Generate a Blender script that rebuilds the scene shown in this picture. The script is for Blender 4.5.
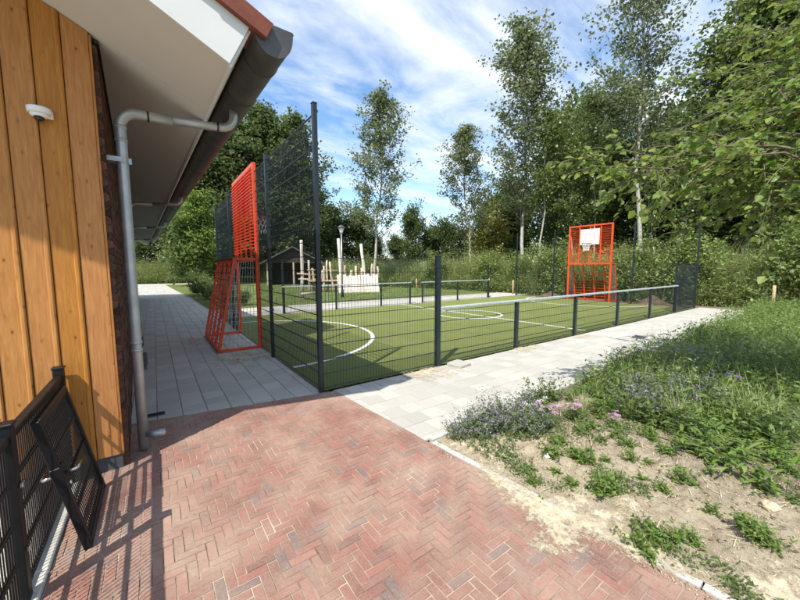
import bpy, math, random
import numpy as np
from mathutils import Vector, Matrix
R = math.radians
rng = np.random.default_rng(7)
random.seed(7)
for o in list(bpy.data.objects):
    bpy.data.objects.remove(o)
scene = bpy.context.scene
COL = scene.collection

# ------------------------------------------------------------------ camera
cam_d = bpy.data.cameras.new('camera')
cam = bpy.data.objects.new('camera', cam_d)
COL.objects.link(cam)
cam_d.sensor_width = 36.0
cam_d.lens = 342.389 / 800 * 36
cam_d.clip_start = 0.05
cam_d.clip_end = 3000
cam.matrix_world = (Matrix.Translation((-1.788, -4.372, 1.7)) @ Matrix.Rotation(R(-35.64), 4, 'Z')
                    @ Matrix.Rotation(R(90 - 5.302), 4, 'X') @ Matrix.Rotation(R(-0.185), 4, 'Z'))
scene.camera = cam

# ------------------------------------------------------------------ sky, sun, exposure
SUN = Vector((0.63, 0.385, -1.0)).normalized()          # direction the light travels
EL = math.asin(-SUN.z)
AZ = math.atan2(-SUN.x, -SUN.y)                         # clockwise from +Y
world = bpy.data.worlds.new('World')
scene.world = world
world.use_nodes = True
wn, wl = world.node_tree.nodes, world.node_tree.links
wn.clear()
w_out = wn.new('ShaderNodeOutputWorld')
w_bg = wn.new('ShaderNodeBackground')
w_bg.inputs['Strength'].default_value = 0.15
sky = wn.new('ShaderNodeTexSky')
sky.sky_type = 'NISHITA'
sky.sun_disc = False
sky.sun_elevation = EL
sky.sun_rotation = AZ % (2 * math.pi)
sky.air_density = 1.15
sky.dust_density = 0.35
sky.ozone_density = 2.6
tc = wn.new('ShaderNodeTexCoord')
sep = wn.new('ShaderNodeSeparateXYZ')
wl.new(tc.outputs['Generated'], sep.inputs[0])
def wmath(op, a, b=None, clamp=False):
    m = wn.new('ShaderNodeMath'); m.operation = op; m.use_clamp = clamp
    for i, v in enumerate((a, b)):
        if v is None: continue
        if isinstance(v, (int, float)): m.inputs[i].default_value = v
        else: wl.new(v, m.inputs[i])
    return m.outputs[0]
zz = wmath('ADD', wmath('MAXIMUM', sep.outputs['Z'], 0.0), 0.16)
cmb = wn.new('ShaderNodeCombineXYZ')
wl.new(wmath('DIVIDE', sep.outputs['X'], zz), cmb.inputs[0])
wl.new(wmath('DIVIDE', sep.outputs['Y'], zz), cmb.inputs[1])
def wnoise(scale, rot, loc, det, rough, dist, sc):
    mp = wn.new('ShaderNodeMapping')
    mp.inputs['Rotation'].default_value = (0, 0, R(rot))
    mp.inputs['Scale'].default_value = sc
    mp.inputs['Location'].default_value = loc
    wl.new(cmb.outputs[0], mp.inputs['Vector'])
    n = wn.new('ShaderNodeTexNoise')
    n.inputs['Scale'].default_value = scale
    n.inputs['Detail'].default_value = det
    n.inputs['Roughness'].default_value = rough
    n.inputs['Distortion'].default_value = dist
    wl.new(mp.outputs[0], n.inputs['Vector'])
    return n.outputs['Fac']
big = wnoise(0.75, 20, (3.1, 1.7, 0), 3, 0.5, 0.3, (1, 1, 1))
streak = wnoise(1.5, 62, (0.3, 5.2, 0), 8, 0.60, 0.55, (0.75, 1.9, 1))
fluff = wnoise(5.0, 40, (7, 2, 0), 6, 0.6, 0.3, (1, 1.5, 1))
mix = wmath('ADD', wmath('ADD', wmath('MULTIPLY', big, 0.55), wmath('MULTIPLY', streak, 0.75)), wmath('MULTIPLY', fluff, 0.22))
ramp = wn.new('ShaderNodeValToRGB')
ramp.color_ramp.elements[0].position = 0.655
ramp.color_ramp.elements[0].color = (0, 0, 0, 1)
ramp.color_ramp.elements[1].position = 0.90
ramp.color_ramp.elements[1].color = (1, 1, 1, 1)
wl.new(mix, ramp.inputs[0])
cl = wn.new('ShaderNodeMix'); cl.data_type = 'RGBA'
wl.new(wmath('MULTIPLY', ramp.outputs[0], 0.93), cl.inputs[0])
hs_ = wn.new('ShaderNodeHueSaturation'); hs_.inputs['Saturation'].default_value = 1.12; hs_.inputs['Value'].default_value = 0.92
wl.new(sky.outputs[0], hs_.inputs['Color'])
wl.new(hs_.outputs[0], cl.inputs[6])
cl.inputs[7].default_value = (4.3, 4.55, 4.9, 1)
wl.new(cl.outputs[2], w_bg.inputs['Color'])
wl.new(w_bg.outputs[0], w_out.inputs[0])

sun_d = bpy.data.lights.new('sun', 'SUN')
sun_d.energy = 3.7
sun_d.angle = R(0.55)
sun_d.color = (1.0, 0.95, 0.86)
sun_o = bpy.data.objects.new('sun', sun_d)
COL.objects.link(sun_o)
sun_o.rotation_euler = SUN.to_track_quat('-Z', 'Y').to_euler()
sun_o.location = (-12, -8, 20)

scene.view_settings.view_transform = 'Standard'
scene.view_settings.look = 'None'
scene.view_settings.gamma = 1
scene.view_settings.use_curve_mapping = False
scene.view_settings.exposure = 0.82
scene.cycles.max_bounces = 6
scene.cycles.diffuse_bounces = 3
scene.cycles.transmission_bounces = 3
scene.cycles.glossy_bounces = 2

# ------------------------------------------------------------------ materials
def newmat(name):
    m = bpy.data.materials.new(name); m.use_nodes = True
    nt = m.node_tree; nt.nodes.clear()
    return m, nt.nodes, nt.links
class NT:
    """small helper round a node tree"""
    def __init__(s, name):
        s.m, s.n, s.l = newmat(name)
        s.out = s.n.new('ShaderNodeOutputMaterial')
        s.tc = s.n.new('ShaderNodeTexCoord')
    def math(s, op, a, b=None, clamp=False):
        m = s.n.new('ShaderNodeMath'); m.operation = op; m.use_clamp = clamp
        for i, v in enumerate((a, b)):
            if v is None: continue
            if isinstance(v, (int, float)): m.inputs[i].default_value = v
            else: s.l.new(v, m.inputs[i])
        return m.outputs[0]
    def noise(s, scale, det=4, rough=0.55, vec=None, sc=None, dist=0.0):
        n = s.n.new('ShaderNodeTexNoise')
        n.inputs['Scale'].default_value = scale
        n.inputs['Detail'].default_value = det
        n.inputs['Roughness'].default_value = rough
        n.inputs['Distortion'].default_value = dist
        v = vec or s.tc.outputs['Object']
        if sc:
            mp = s.n.new('ShaderNodeMapping'); mp.inputs['Scale'].default_value = sc
            s.l.new(v, mp.inputs['Vector']); v = mp.outputs[0]
        s.l.new(v, n.inputs['Vector'])
        return n.outputs['Fac']
    def ramp(s, fac, stops):
        r = s.n.new('ShaderNodeValToRGB'); cr = r.color_ramp
        while len(cr.elements) < len(stops): cr.elements.new(0.5)
        for e, (p, c) in zip(cr.elements, stops):
            e.position = p; e.color = (*c, 1) if len(c) == 3 else c
        s.l.new(fac, r.inputs[0])
        return r.outputs[0]
    def mix(s, fac, a, b, blend='MIX'):
        m = s.n.new('ShaderNodeMix'); m.data_type = 'RGBA'; m.blend_type = blend
        for i, v in ((0, fac), (6, a), (7, b)):
            if isinstance(v, (int, float)): m.inputs[i].default_value = v
            elif isinstance(v, tuple): m.inputs[i].default_value = (*v, 1)
            else: s.l.new(v, m.inputs[i])
        return m.outputs[2]
    def rand(s):
        oi = s.n.new('ShaderNodeObjectInfo'); g = s.n.new('ShaderNodeNewGeometry')
        return s.math('FRACT', s.math('ADD', oi.outputs['Random'], g.outputs['Random Per Island']))
    def vary(s, col, lo, hi, hue=0.0, sat=0.0, r=None):
        h = s.n.new('ShaderNodeHueSaturation')
        r = r or s.rand()
        s.l.new(s.math('ADD', s.math('MULTIPLY', r, hi - lo), lo), h.inputs['Value'])
        if hue:
            r2 = s.math('FRACT', s.math('MULTIPLY', r, 7.31))
            s.l.new(s.math('ADD', s.math('MULTIPLY', r2, 2 * hue), 0.5 - hue), h.inputs['Hue'])
        if sat:
            r3 = s.math('FRACT', s.math('MULTIPLY', r, 3.77))
            s.l.new(s.math('ADD', s.math('MULTIPLY', r3, 2 * sat), 1 - sat), h.inputs['Saturation'])
        if isinstance(col, tuple): h.inputs['Color'].default_value = (*col, 1)
        else: s.l.new(col, h.inputs['Color'])
        return h.outputs[0]
    def bsdf(s, col, rough=0.8, metal=0.0, spec=0.4, bump=None, bstr=0.3, bdist=0.01, coat=0.0):
        p = s.n.new('ShaderNodeBsdfPrincipled')
        if isinstance(col, tuple): p.inputs['Base Color'].default_value = (*col, 1)
        else: s.l.new(col, p.inputs['Base Color'])
        if isinstance(rough, (int, float)): p.inputs['Roughness'].default_value = rough
        else: s.l.new(rough, p.inputs['Roughness'])
        p.inputs['Metallic'].default_value = metal
        p.inputs['Specular IOR Level'].default_value = spec
        p.inputs['Coat Weight'].default_value = coat
        if bump is not None:
            b = s.n.new('ShaderNodeBump')
            b.inputs['Strength'].default_value = bstr
            b.inputs['Distance'].default_value = bdist
            s.l.new(bump, b.inputs['Height'])
            s.l.new(b.outputs[0], p.inputs['Normal'])
        s.l.new(p.outputs[0], s.out.inputs[0])
        return s.m
M = {}
def plain(key, c1, c2, scale=6, rough=0.7, metal=0.0, spec=0.4, bs=40, bstr=0.15, bdist=0.004, lo=1.0, hi=1.0, hue=0, sat=0, coat=0.0):
    t = NT(key)
    col = t.ramp(t.noise(scale, 5), [(0.3, c1), (0.72, c2)])
    if (lo, hi) != (1.0, 1.0): col = t.vary(col, lo, hi, hue, sat)
    M[key] = t.bsdf(col, rough, metal, spec, t.noise(bs, 4) if bstr else None, bstr, bdist, coat)
def leafmat(key, c1, c2, trans=0.35, lo=0.65, hi=1.35, hue=0.02, rough=0.5, spec=0.35):
    t = NT(key)
    r = t.rand()
    col = t.mix(t.math('FRACT', t.math('MULTIPLY', r, 5.3)), c1, c2)
    col = t.vary(col, lo, hi, hue, 0.12, r)
    p = t.n.new('ShaderNodeBsdfPrincipled')
    t.l.new(col, p.inputs['Base Color'])
    p.inputs['Roughness'].default_value = rough
    p.inputs['Specular IOR Level'].default_value = spec
    tr = t.n.new('ShaderNodeBsdfTranslucent')
    hs = t.n.new('ShaderNodeHueSaturation'); hs.inputs['Value'].default_value = 1.5; hs.inputs['Hue'].default_value = 0.485
    t.l.new(col, hs.inputs['Color']); t.l.new(hs.outputs[0], tr.inputs['Color'])
    ms = t.n.new('ShaderNodeMixShader'); ms.inputs[0].default_value = trans
    t.l.new(p.outputs[0], ms.inputs[1]); t.l.new(tr.outputs[0], ms.inputs[2])
    t.l.new(ms.outputs[0], t.out.inputs[0])
    M[key] = t.m

# bricks of the drive: red clay with grey ones, worn and sandy
t = NT('paver_red')
gp = t.n.new('ShaderNodeNewGeometry').outputs['Position']
r = t.rand()
base = t.ramp(r, [(0.0, (0.150, 0.125, 0.118)), (0.03, (0.165, 0.13, 0.122)), (0.05, (0.20, 0.105, 0.080)), (0.3, (0.30, 0.118, 0.086)), (0.5, (0.225, 0.125, 0.095)), (0.75, (0.335, 0.125, 0.092)), (0.88, (0.27, 0.145, 0.11)), (1.0, (0.38, 0.15, 0.11))])
base = t.mix(t.ramp(t.noise(38, 6, 0.75, vec=gp), [(0.38, (0, 0, 0)), (0.66, (0.8, 0.8, 0.8))]), base, (0.27, 0.155, 0.125))
base = t.mix(t.ramp(t.noise(130, 4, 0.8, vec=gp), [(0.50, (0, 0, 0)), (0.66, (0.5, 0.5, 0.5))]), base, (0.46, 0.35, 0.285))
base = t.mix(t.ramp(t.noise(85, 4, 0.75, vec=gp), [(0.56, (0, 0, 0)), (0.72, (0.7, 0.7, 0.7))]), base, (0.115, 0.07, 0.055))
dust = t.ramp(t.noise(1.5, 5, 0.66, vec=gp), [(0.40, (0, 0, 0)), (0.66, (1, 1, 1))])
base = t.mix(t.math('MULTIPLY', dust, t.math('MULTIPLY', t.noise(45, 5, 0.75, vec=gp), 1.05)), base, (0.47, 0.37, 0.28))
M['paver_red'] = t.bsdf(base, 0.9, 0, 0.25, t.noise(110, 6, 0.75, vec=gp), 0.75, 0.006)
t = NT('tile_grey')
r = t.rand()
base = t.ramp(r, [(0.0, (0.39, 0.372, 0.33)), (0.5, (0.455, 0.435, 0.388)), (1.0, (0.54, 0.518, 0.465))])
base = t.mix(t.math('MULTIPLY', t.noise(3.0, 5, 0.65, vec=t.n.new('ShaderNodeNewGeometry').outputs['Position']), 0.5), base, (0.50, 0.46, 0.38))
base = t.mix(t.math('MULTIPLY', t.noise(90, 3, 0.7), 0.35), base, (0.33, 0.32, 0.30))
M['tile_grey'] = t.bsdf(base, 0.9, 0, 0.25, t.noise(220, 4, 0.7), 0.35, 0.003)
t = NT('sand')
g = t.n.new('ShaderNodeNewGeometry').outputs['Position']
base = t.ramp(t.noise(5, 6, 0.65, vec=g), [(0.3, (0.52, 0.43, 0.29)), (0.6, (0.66, 0.57, 0.41)), (0.8, (0.72, 0.64, 0.49))])
base = t.mix(t.ramp(t.noise(75, 4, 0.7, vec=g), [(0.58, (0, 0, 0)), (0.72, (0.7, 0.7, 0.7))]), base, (0.27, 0.20, 0.13))
M['sand'] = t.bsdf(base, 0.95, 0, 0.15, t.noise(120, 6, 0.75, vec=g), 0.8, 0.012)
at_ = t.n.new('ShaderNodeAttribute'); at_.attribute_name = 'edge'
al = t.math('ADD', t.math('MULTIPLY', at_.outputs['Fac'], 4.2), t.math('MULTIPLY', t.math('SUBTRACT', t.noise(95, 5, 0.8, vec=g), 0.62), 3.2))
pb = [q for q in t.n if q.type == 'BSDF_PRINCIPLED'][0]
t.l.new(t.math('ADD', al, 0.0, True), pb.inputs['Alpha'])
t = NT('garden_soil')
sx = t.n.new('ShaderNodeSeparateXYZ'); t.l.new(g_ := t.n.new('ShaderNodeNewGeometry').outputs['Position'], sx.inputs[0])
dist = t.math('SUBTRACT', sx.outputs['X'], t.math('MULTIPLY', sx.outputs['Y'], -0.078))      # how far from the brick edge
near = t.math('SUBTRACT', 1.15, t.math('MULTIPLY', dist, 0.68), True)
n = t.noise(2.6, 7, 0.72, vec=g_, dist=0.5)
sandy = t.ramp(t.math('ADD', t.math('MULTIPLY', near, 0.60), t.math('MULTIPLY', n, 0.85)), [(0.48, (0, 0, 0)), (0.70, (1, 1, 1))])
soil = t.ramp(t.noise(14, 7, 0.75, vec=g_), [(0.3, (0.12, 0.088, 0.062)), (0.44, (0.30, 0.24, 0.175)), (0.56, (0.48, 0.40, 0.295)), (0.72, (0.62, 0.53, 0.40))])
sand = t.ramp(t.noise(11, 7, 0.7, vec=g_), [(0.3, (0.42, 0.335, 0.22)), (0.5, (0.62, 0.525, 0.37)), (0.8, (0.71, 0.62, 0.47))])
base = t.mix(sandy, soil, sand)
base = t.mix(t.ramp(t.noise(48, 6, 0.8, vec=g_), [(0.57, (0, 0, 0)), (0.70, (0.7, 0.7, 0.7))]), base, (0.16, 0.115, 0.08))
M['garden_soil'] = t.bsdf(base, 0.96, 0, 0.12, t.noise(48, 8, 0.8, vec=g_), 1.0, 0.035)
t = NT('turf')
base = t.ramp(t.noise(0.8, 6, 0.65), [(0.3, (0.165, 0.210, 0.040)), (0.5, (0.205, 0.245, 0.055)), (0.7, (0.27, 0.295, 0.095))])
base = t.mix(t.math('MULTIPLY', t.noise(9, 5, 0.7, sc=(1, 4, 1)), 0.75), base, (0.32, 0.335, 0.12))
base = t.mix(t.ramp(t.noise(2.6, 6, 0.75), [(0.55, (0, 0, 0)), (0.75, (0.55, 0.55, 0.55))]), base, (0.37, 0.37, 0.20))
base = t.mix(t.ramp(t.noise(150, 3, 0.8), [(0.5, (0, 0, 0)), (0.68, (0.8, 0.8, 0.8))]), base, (0.10, 0.135, 0.022))
M['turf'] = t.bsdf(base, 0.8, 0, 0.25, t.noise(200, 4, 0.8), 1.0, 0.03)
t = NT('lawn')
base = t.ramp(t.noise(0.6, 6, 0.65), [(0.3, (0.13, 0.17, 0.045)), (0.55, (0.19, 0.23, 0.065)), (0.75, (0.27, 0.28, 0.115))])
base = t.mix(t.ramp(t.noise(22, 4, 0.8), [(0.45, (0, 0, 0)), (0.7, (0.8, 0.8, 0.8))]), base, (0.05, 0.08, 0.018))
M['lawn'] = t.bsdf(base, 0.9, 0, 0.2, t.noise(70, 4, 0.8), 1.0, 0.05)
plain('rough_ground', (0.07, 0.095, 0.028), (0.135, 0.14, 0.055), 1.5, 0.95, 0, 0.1, 25, 1.0, 0.05)
plain('earth', (0.13, 0.092, 0.06), (0.25, 0.18, 0.12), 5, 0.95, 0, 0.15, 30, 1.0, 0.04)
plain('bed_sand', (0.12, 0.085, 0.065), (0.60, 0.51, 0.39), 2.6, 0.95, 0, 0.1, 90, 0.6, 0.01)
plain('joint_sand', (0.24, 0.22, 0.185), (0.40, 0.37, 0.315), 9, 0.95, 0, 0.1, 90, 0.6, 0.01)
plain('pale_gravel', (0.50, 0.48, 0.43), (0.64, 0.61, 0.55), 8, 0.95, 0, 0.2, 80, 0.9, 0.02)
plain('concrete', (0.43, 0.42, 0.38), (0.58, 0.57, 0.52), 9, 0.9, 0, 0.25, 70, 0.4, 0.005)
plain('dark_concrete', (0.10, 0.10, 0.10), (0.16, 0.158, 0.152), 9, 0.85, 0, 0.25, 70, 0.4, 0.005)
plain('white_line', (0.66, 0.67, 0.64), (0.80, 0.80, 0.78), 30, 0.8, 0, 0.2, 200, 0.6, 0.01)
plain('fence_coat', (0.010, 0.017, 0.021), (0.017, 0.027, 0.032), 3, 0.42, 0, 0.5, 60, 0.05, 0.002)
plain('gate_coat', (0.005, 0.005, 0.006), (0.010, 0.010, 0.011), 3, 0.48, 0, 0.3, 60, 0.05, 0.002)
plain('galvanised', (0.30, 0.32, 0.33), (0.46, 0.48, 0.49), 18, 0.45, 0.75, 0.5, 35, 0.08, 0.002)
plain('rail_alu', (0.42, 0.47, 0.47), (0.58, 0.63, 0.62), 12, 0.42, 0.3, 0.5, 40, 0.05, 0.002)
plain('chrome', (0.62, 0.62, 0.62), (0.75, 0.75, 0.74), 5, 0.22, 1.0, 0.5, 40, 0.0)
plain('zinc_dark', (0.065, 0.065, 0.063), (0.115, 0.115, 0.112), 6, 0.5, 0.35, 0.45, 40, 0.12, 0.003)
plain('zinc_pipe', (0.38, 0.40, 0.41), (0.52, 0.54, 0.545), 9, 0.42, 0.55, 0.5, 30, 0.1, 0.003)
plain('orange_steel', (0.66, 0.058, 0.012), (0.80, 0.092, 0.022), 4, 0.40, 0, 0.5, 60, 0.05, 0.002)
plain('red_steel', (0.50, 0.012, 0.010), (0.60, 0.020, 0.014), 4, 0.40, 0, 0.5, 60, 0.05, 0.002)
plain('white_board', (0.66, 0.65, 0.63), (0.76, 0.75, 0.73), 7, 0.6, 0, 0.4, 60, 0.05, 0.002)
plain('board_mark', (0.62, 0.24, 0.20), (0.68, 0.30, 0.25), 7, 0.6, 0, 0.4, 60, 0.0)
plain('barge_white', (0.64, 0.64, 0.61), (0.70, 0.70, 0.67), 2.5, 0.55, 0, 0.4, 50, 0.05, 0.002)
plain('soffit', (0.60, 0.58, 0.52), (0.66, 0.64, 0.58), 1.2, 0.6, 0, 0.35, 30, 0.05, 0.002)
plain('roof_tile', (0.19, 0.055, 0.032), (0.28, 0.08, 0.045), 8, 0.7, 0, 0.35, 60, 0.3, 0.004, 0.8, 1.15)
plain('brick_wall', (0.060, 0.036, 0.028), (0.165, 0.075, 0.050), 9, 0.9, 0, 0.2, 70, 0.7, 0.006, 0.45, 1.5, 0.012, 0.15)
plain('mortar', (0.10, 0.09, 0.08), (0.16, 0.15, 0.13), 12, 0.95, 0, 0.1, 70, 0.6, 0.006)
plain('plinth', (0.06, 0.062, 0.066), (0.10, 0.102, 0.106), 5, 0.8, 0, 0.3, 60, 0.3, 0.004)
plain('plastic_white', (0.78, 0.78, 0.77), (0.83, 0.83, 0.82), 3, 0.35, 0, 0.5, 40, 0.0)
plain('plastic_black', (0.010, 0.010, 0.011), (0.016, 0.016, 0.017), 3, 0.12, 0, 0.6, 40, 0.0)
plain('log_wood', (0.42, 0.33, 0.23), (0.60, 0.50, 0.38), 7, 0.85, 0, 0.2, 40, 0.5, 0.01, 0.85, 1.15, 0.01)
plain('log_pale', (0.60, 0.53, 0.45), (0.72, 0.66, 0.58), 7, 0.85, 0, 0.2, 40, 0.5, 0.01, 0.85, 1.1, 0.01)
plain('stake_wood', (0.40, 0.28, 0.15), (0.55, 0.40, 0.24), 14, 0.85, 0, 0.2, 40, 0.5, 0.01)
plain('shed_dark', (0.045, 0.036, 0.030), (0.075, 0.060, 0.048), 5, 0.85, 0, 0.2, 40, 0.4, 0.01)
plain('shed_roof', (0.070, 0.082, 0.098), (0.11, 0.125, 0.145), 5, 0.7, 0, 0.3, 40, 0.4, 0.01)
plain('bark_pale', (0.30, 0.285, 0.24), (0.48, 0.46, 0.40), 5, 0.9, 0, 0.2, 18, 0.6, 0.03)
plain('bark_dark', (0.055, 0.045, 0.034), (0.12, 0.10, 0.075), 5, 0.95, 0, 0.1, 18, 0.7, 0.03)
plain('bark_limb', (0.14, 0.125, 0.095), (0.22, 0.20, 0.155), 6, 0.9, 0, 0.2, 30, 0.3, 0.01)
plain('bark_olive', (0.10, 0.085, 0.055), (0.19, 0.165, 0.11), 6, 0.9, 0, 0.2, 30, 0.5, 0.01)
plain('pebble', (0.22, 0.17, 0.12), (0.52, 0.43, 0.31), 20, 0.95, 0, 0.1, 60, 0.5, 0.005, 0.5, 1.5)
plain('dead_stem', (0.55, 0.47, 0.28), (0.68, 0.60, 0.40), 10, 0.9, 0, 0.2, 40, 0.2, 0.004)
plain('rock', (0.50, 0.41, 0.26), (0.66, 0.57, 0.40), 9, 0.95, 0, 0.2, 40, 1.0, 0.02)
# timber cladding
t = NT('timber')
oi = t.n.new('ShaderNodeObjectInfo')
va = t.n.new('ShaderNodeVectorMath'); va.operation = 'ADD'
cmbx = t.n.new('ShaderNodeCombineXYZ')
t.l.new(t.math('MULTIPLY', oi.outputs['Random'], 37.0), cmbx.inputs[2])
t.l.new(t.math('MULTIPLY', oi.outputs['Random'], 11.0), cmbx.inputs[0])
t.l.new(t.tc.outputs['Object'], va.inputs[0]); t.l.new(cmbx.outputs[0], va.inputs[1])
vec = va.outputs[0]
grain = t.noise(9, 7, 0.62, vec=vec, sc=(7, 7, 0.5), dist=0.7)
fine = t.noise(60, 5, 0.7, vec=vec, sc=(5, 5, 0.25))
base = t.ramp(grain, [(0.28, (0.31, 0.122, 0.028)), (0.5, (0.43, 0.188, 0.046)), (0.72, (0.53, 0.255, 0.072))])
base = t.mix(t.math('MULTIPLY', fine, 0.35), base, (0.36, 0.15, 0.040))
base = t.vary(base, 0.88, 1.1, 0.003, 0.05, oi.outputs['Random'])
vor = t.n.new('ShaderNodeTexVoronoi'); vor.inputs['Scale'].default_value = 1.0; vor.feature = 'F1'; vor.voronoi_dimensions = '2D'
sv = t.n.new('ShaderNodeSeparateXYZ'); t.l.new(vec, sv.inputs[0])
cv = t.n.new('ShaderNodeCombineXYZ'); t.l.new(t.math('MULTIPLY', sv.outputs['X'], 11.5), cv.inputs[0]); t.l.new(t.math('MULTIPLY', sv.outputs['Z'], 6.5), cv.inputs[1])
t.l.new(cv.outputs[0], vor.inputs['Vector'])
knot = t.ramp(vor.outputs['Distance'], [(0.045, (1, 1, 1)), (0.075, (0.45, 0.45, 0.45)), (0.13, (0.1, 0.1, 0.1)), (0.2, (0, 0, 0))])
sc_k = t.n.new('ShaderNodeSeparateColor'); t.l.new(vor.outputs['Color'], sc_k.inputs[0])
knot = t.math('MULTIPLY', knot, t.math('MULTIPLY', t.math('SUBTRACT', sc_k.outputs[0], 0.45, True), 1.7))
base = t.mix(knot, base, (0.13, 0.042, 0.012))
stain = t.ramp(t.noise(1.7, 5, 0.6, vec=vec, sc=(3, 3, 0.6)), [(0.5, (0, 0, 0)), (0.75, (0.5, 0.5, 0.5))])
base = t.mix(stain, base, (0.33, 0.135, 0.035))
M['timber'] = t.bsdf(base, 0.62, 0, 0.3, fine, 0.25, 0.003)
# foliage
leafmat('leaf_poplar', (0.110, 0.145, 0.062), (0.190, 0.225, 0.110), 0.45, 0.6, 1.45, 0.02, 0.36, 0.55)
leafmat('leaf_wood', (0.090, 0.140, 0.034), (0.170, 0.220, 0.068), 0.45, 0.6, 1.45, 0.02, 0.36, 0.55)
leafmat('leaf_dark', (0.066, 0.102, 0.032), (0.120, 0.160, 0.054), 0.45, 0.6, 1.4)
leafmat('leaf_light', (0.143, 0.227, 0.039), (0.208, 0.293, 0.065), 0.35, 0.7, 1.3)
leafmat('leaf_yellow', (0.260, 0.260, 0.052), (0.340, 0.338, 0.085), 0.35, 0.7, 1.3)
leafmat('leaf_hazel', (0.110, 0.180, 0.032), (0.200, 0.255, 0.065), 0.42, 0.6, 1.5)
leafmat('weed', (0.150, 0.215, 0.055), (0.250, 0.315, 0.105), 0.32, 0.6, 1.4)
leafmat('weed_dark', (0.125, 0.185, 0.048), (0.205, 0.265, 0.085), 0.3, 0.6, 1.4)
leafmat('reed', (0.25, 0.30, 0.105), (0.36, 0.38, 0.17), 0.32, 0.65, 1.35)
leafmat('garden_leaf', (0.115, 0.190, 0.038), (0.190, 0.265, 0.070), 0.35, 0.65, 1.35)
leafmat('garden_mid', (0.090, 0.145, 0.040), (0.160, 0.205, 0.070), 0.32, 0.6, 1.4)
leafmat('catmint_leaf', (0.115, 0.165, 0.060), (0.180, 0.225, 0.100), 0.28, 0.65, 1.3)
leafmat('catmint_flower', (0.22, 0.19, 0.27), (0.33, 0.295, 0.38), 0.25, 0.65, 1.35)
leafmat('litter', (0.16, 0.105, 0.06), (0.30, 0.21, 0.12), 0.15, 0.6, 1.4)
leafmat('flower_pink', (0.62, 0.30, 0.50), (0.75, 0.48, 0.64), 0.25, 0.8, 1.15)
leafmat('flower_white', (0.68, 0.62, 0.60), (0.75, 0.72, 0.70), 0.25, 0.85, 1.1)
leafmat('flower_violet', (0.33, 0.20, 0.55), (0.42, 0.30, 0.66), 0.25, 0.8, 1.2)

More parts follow.
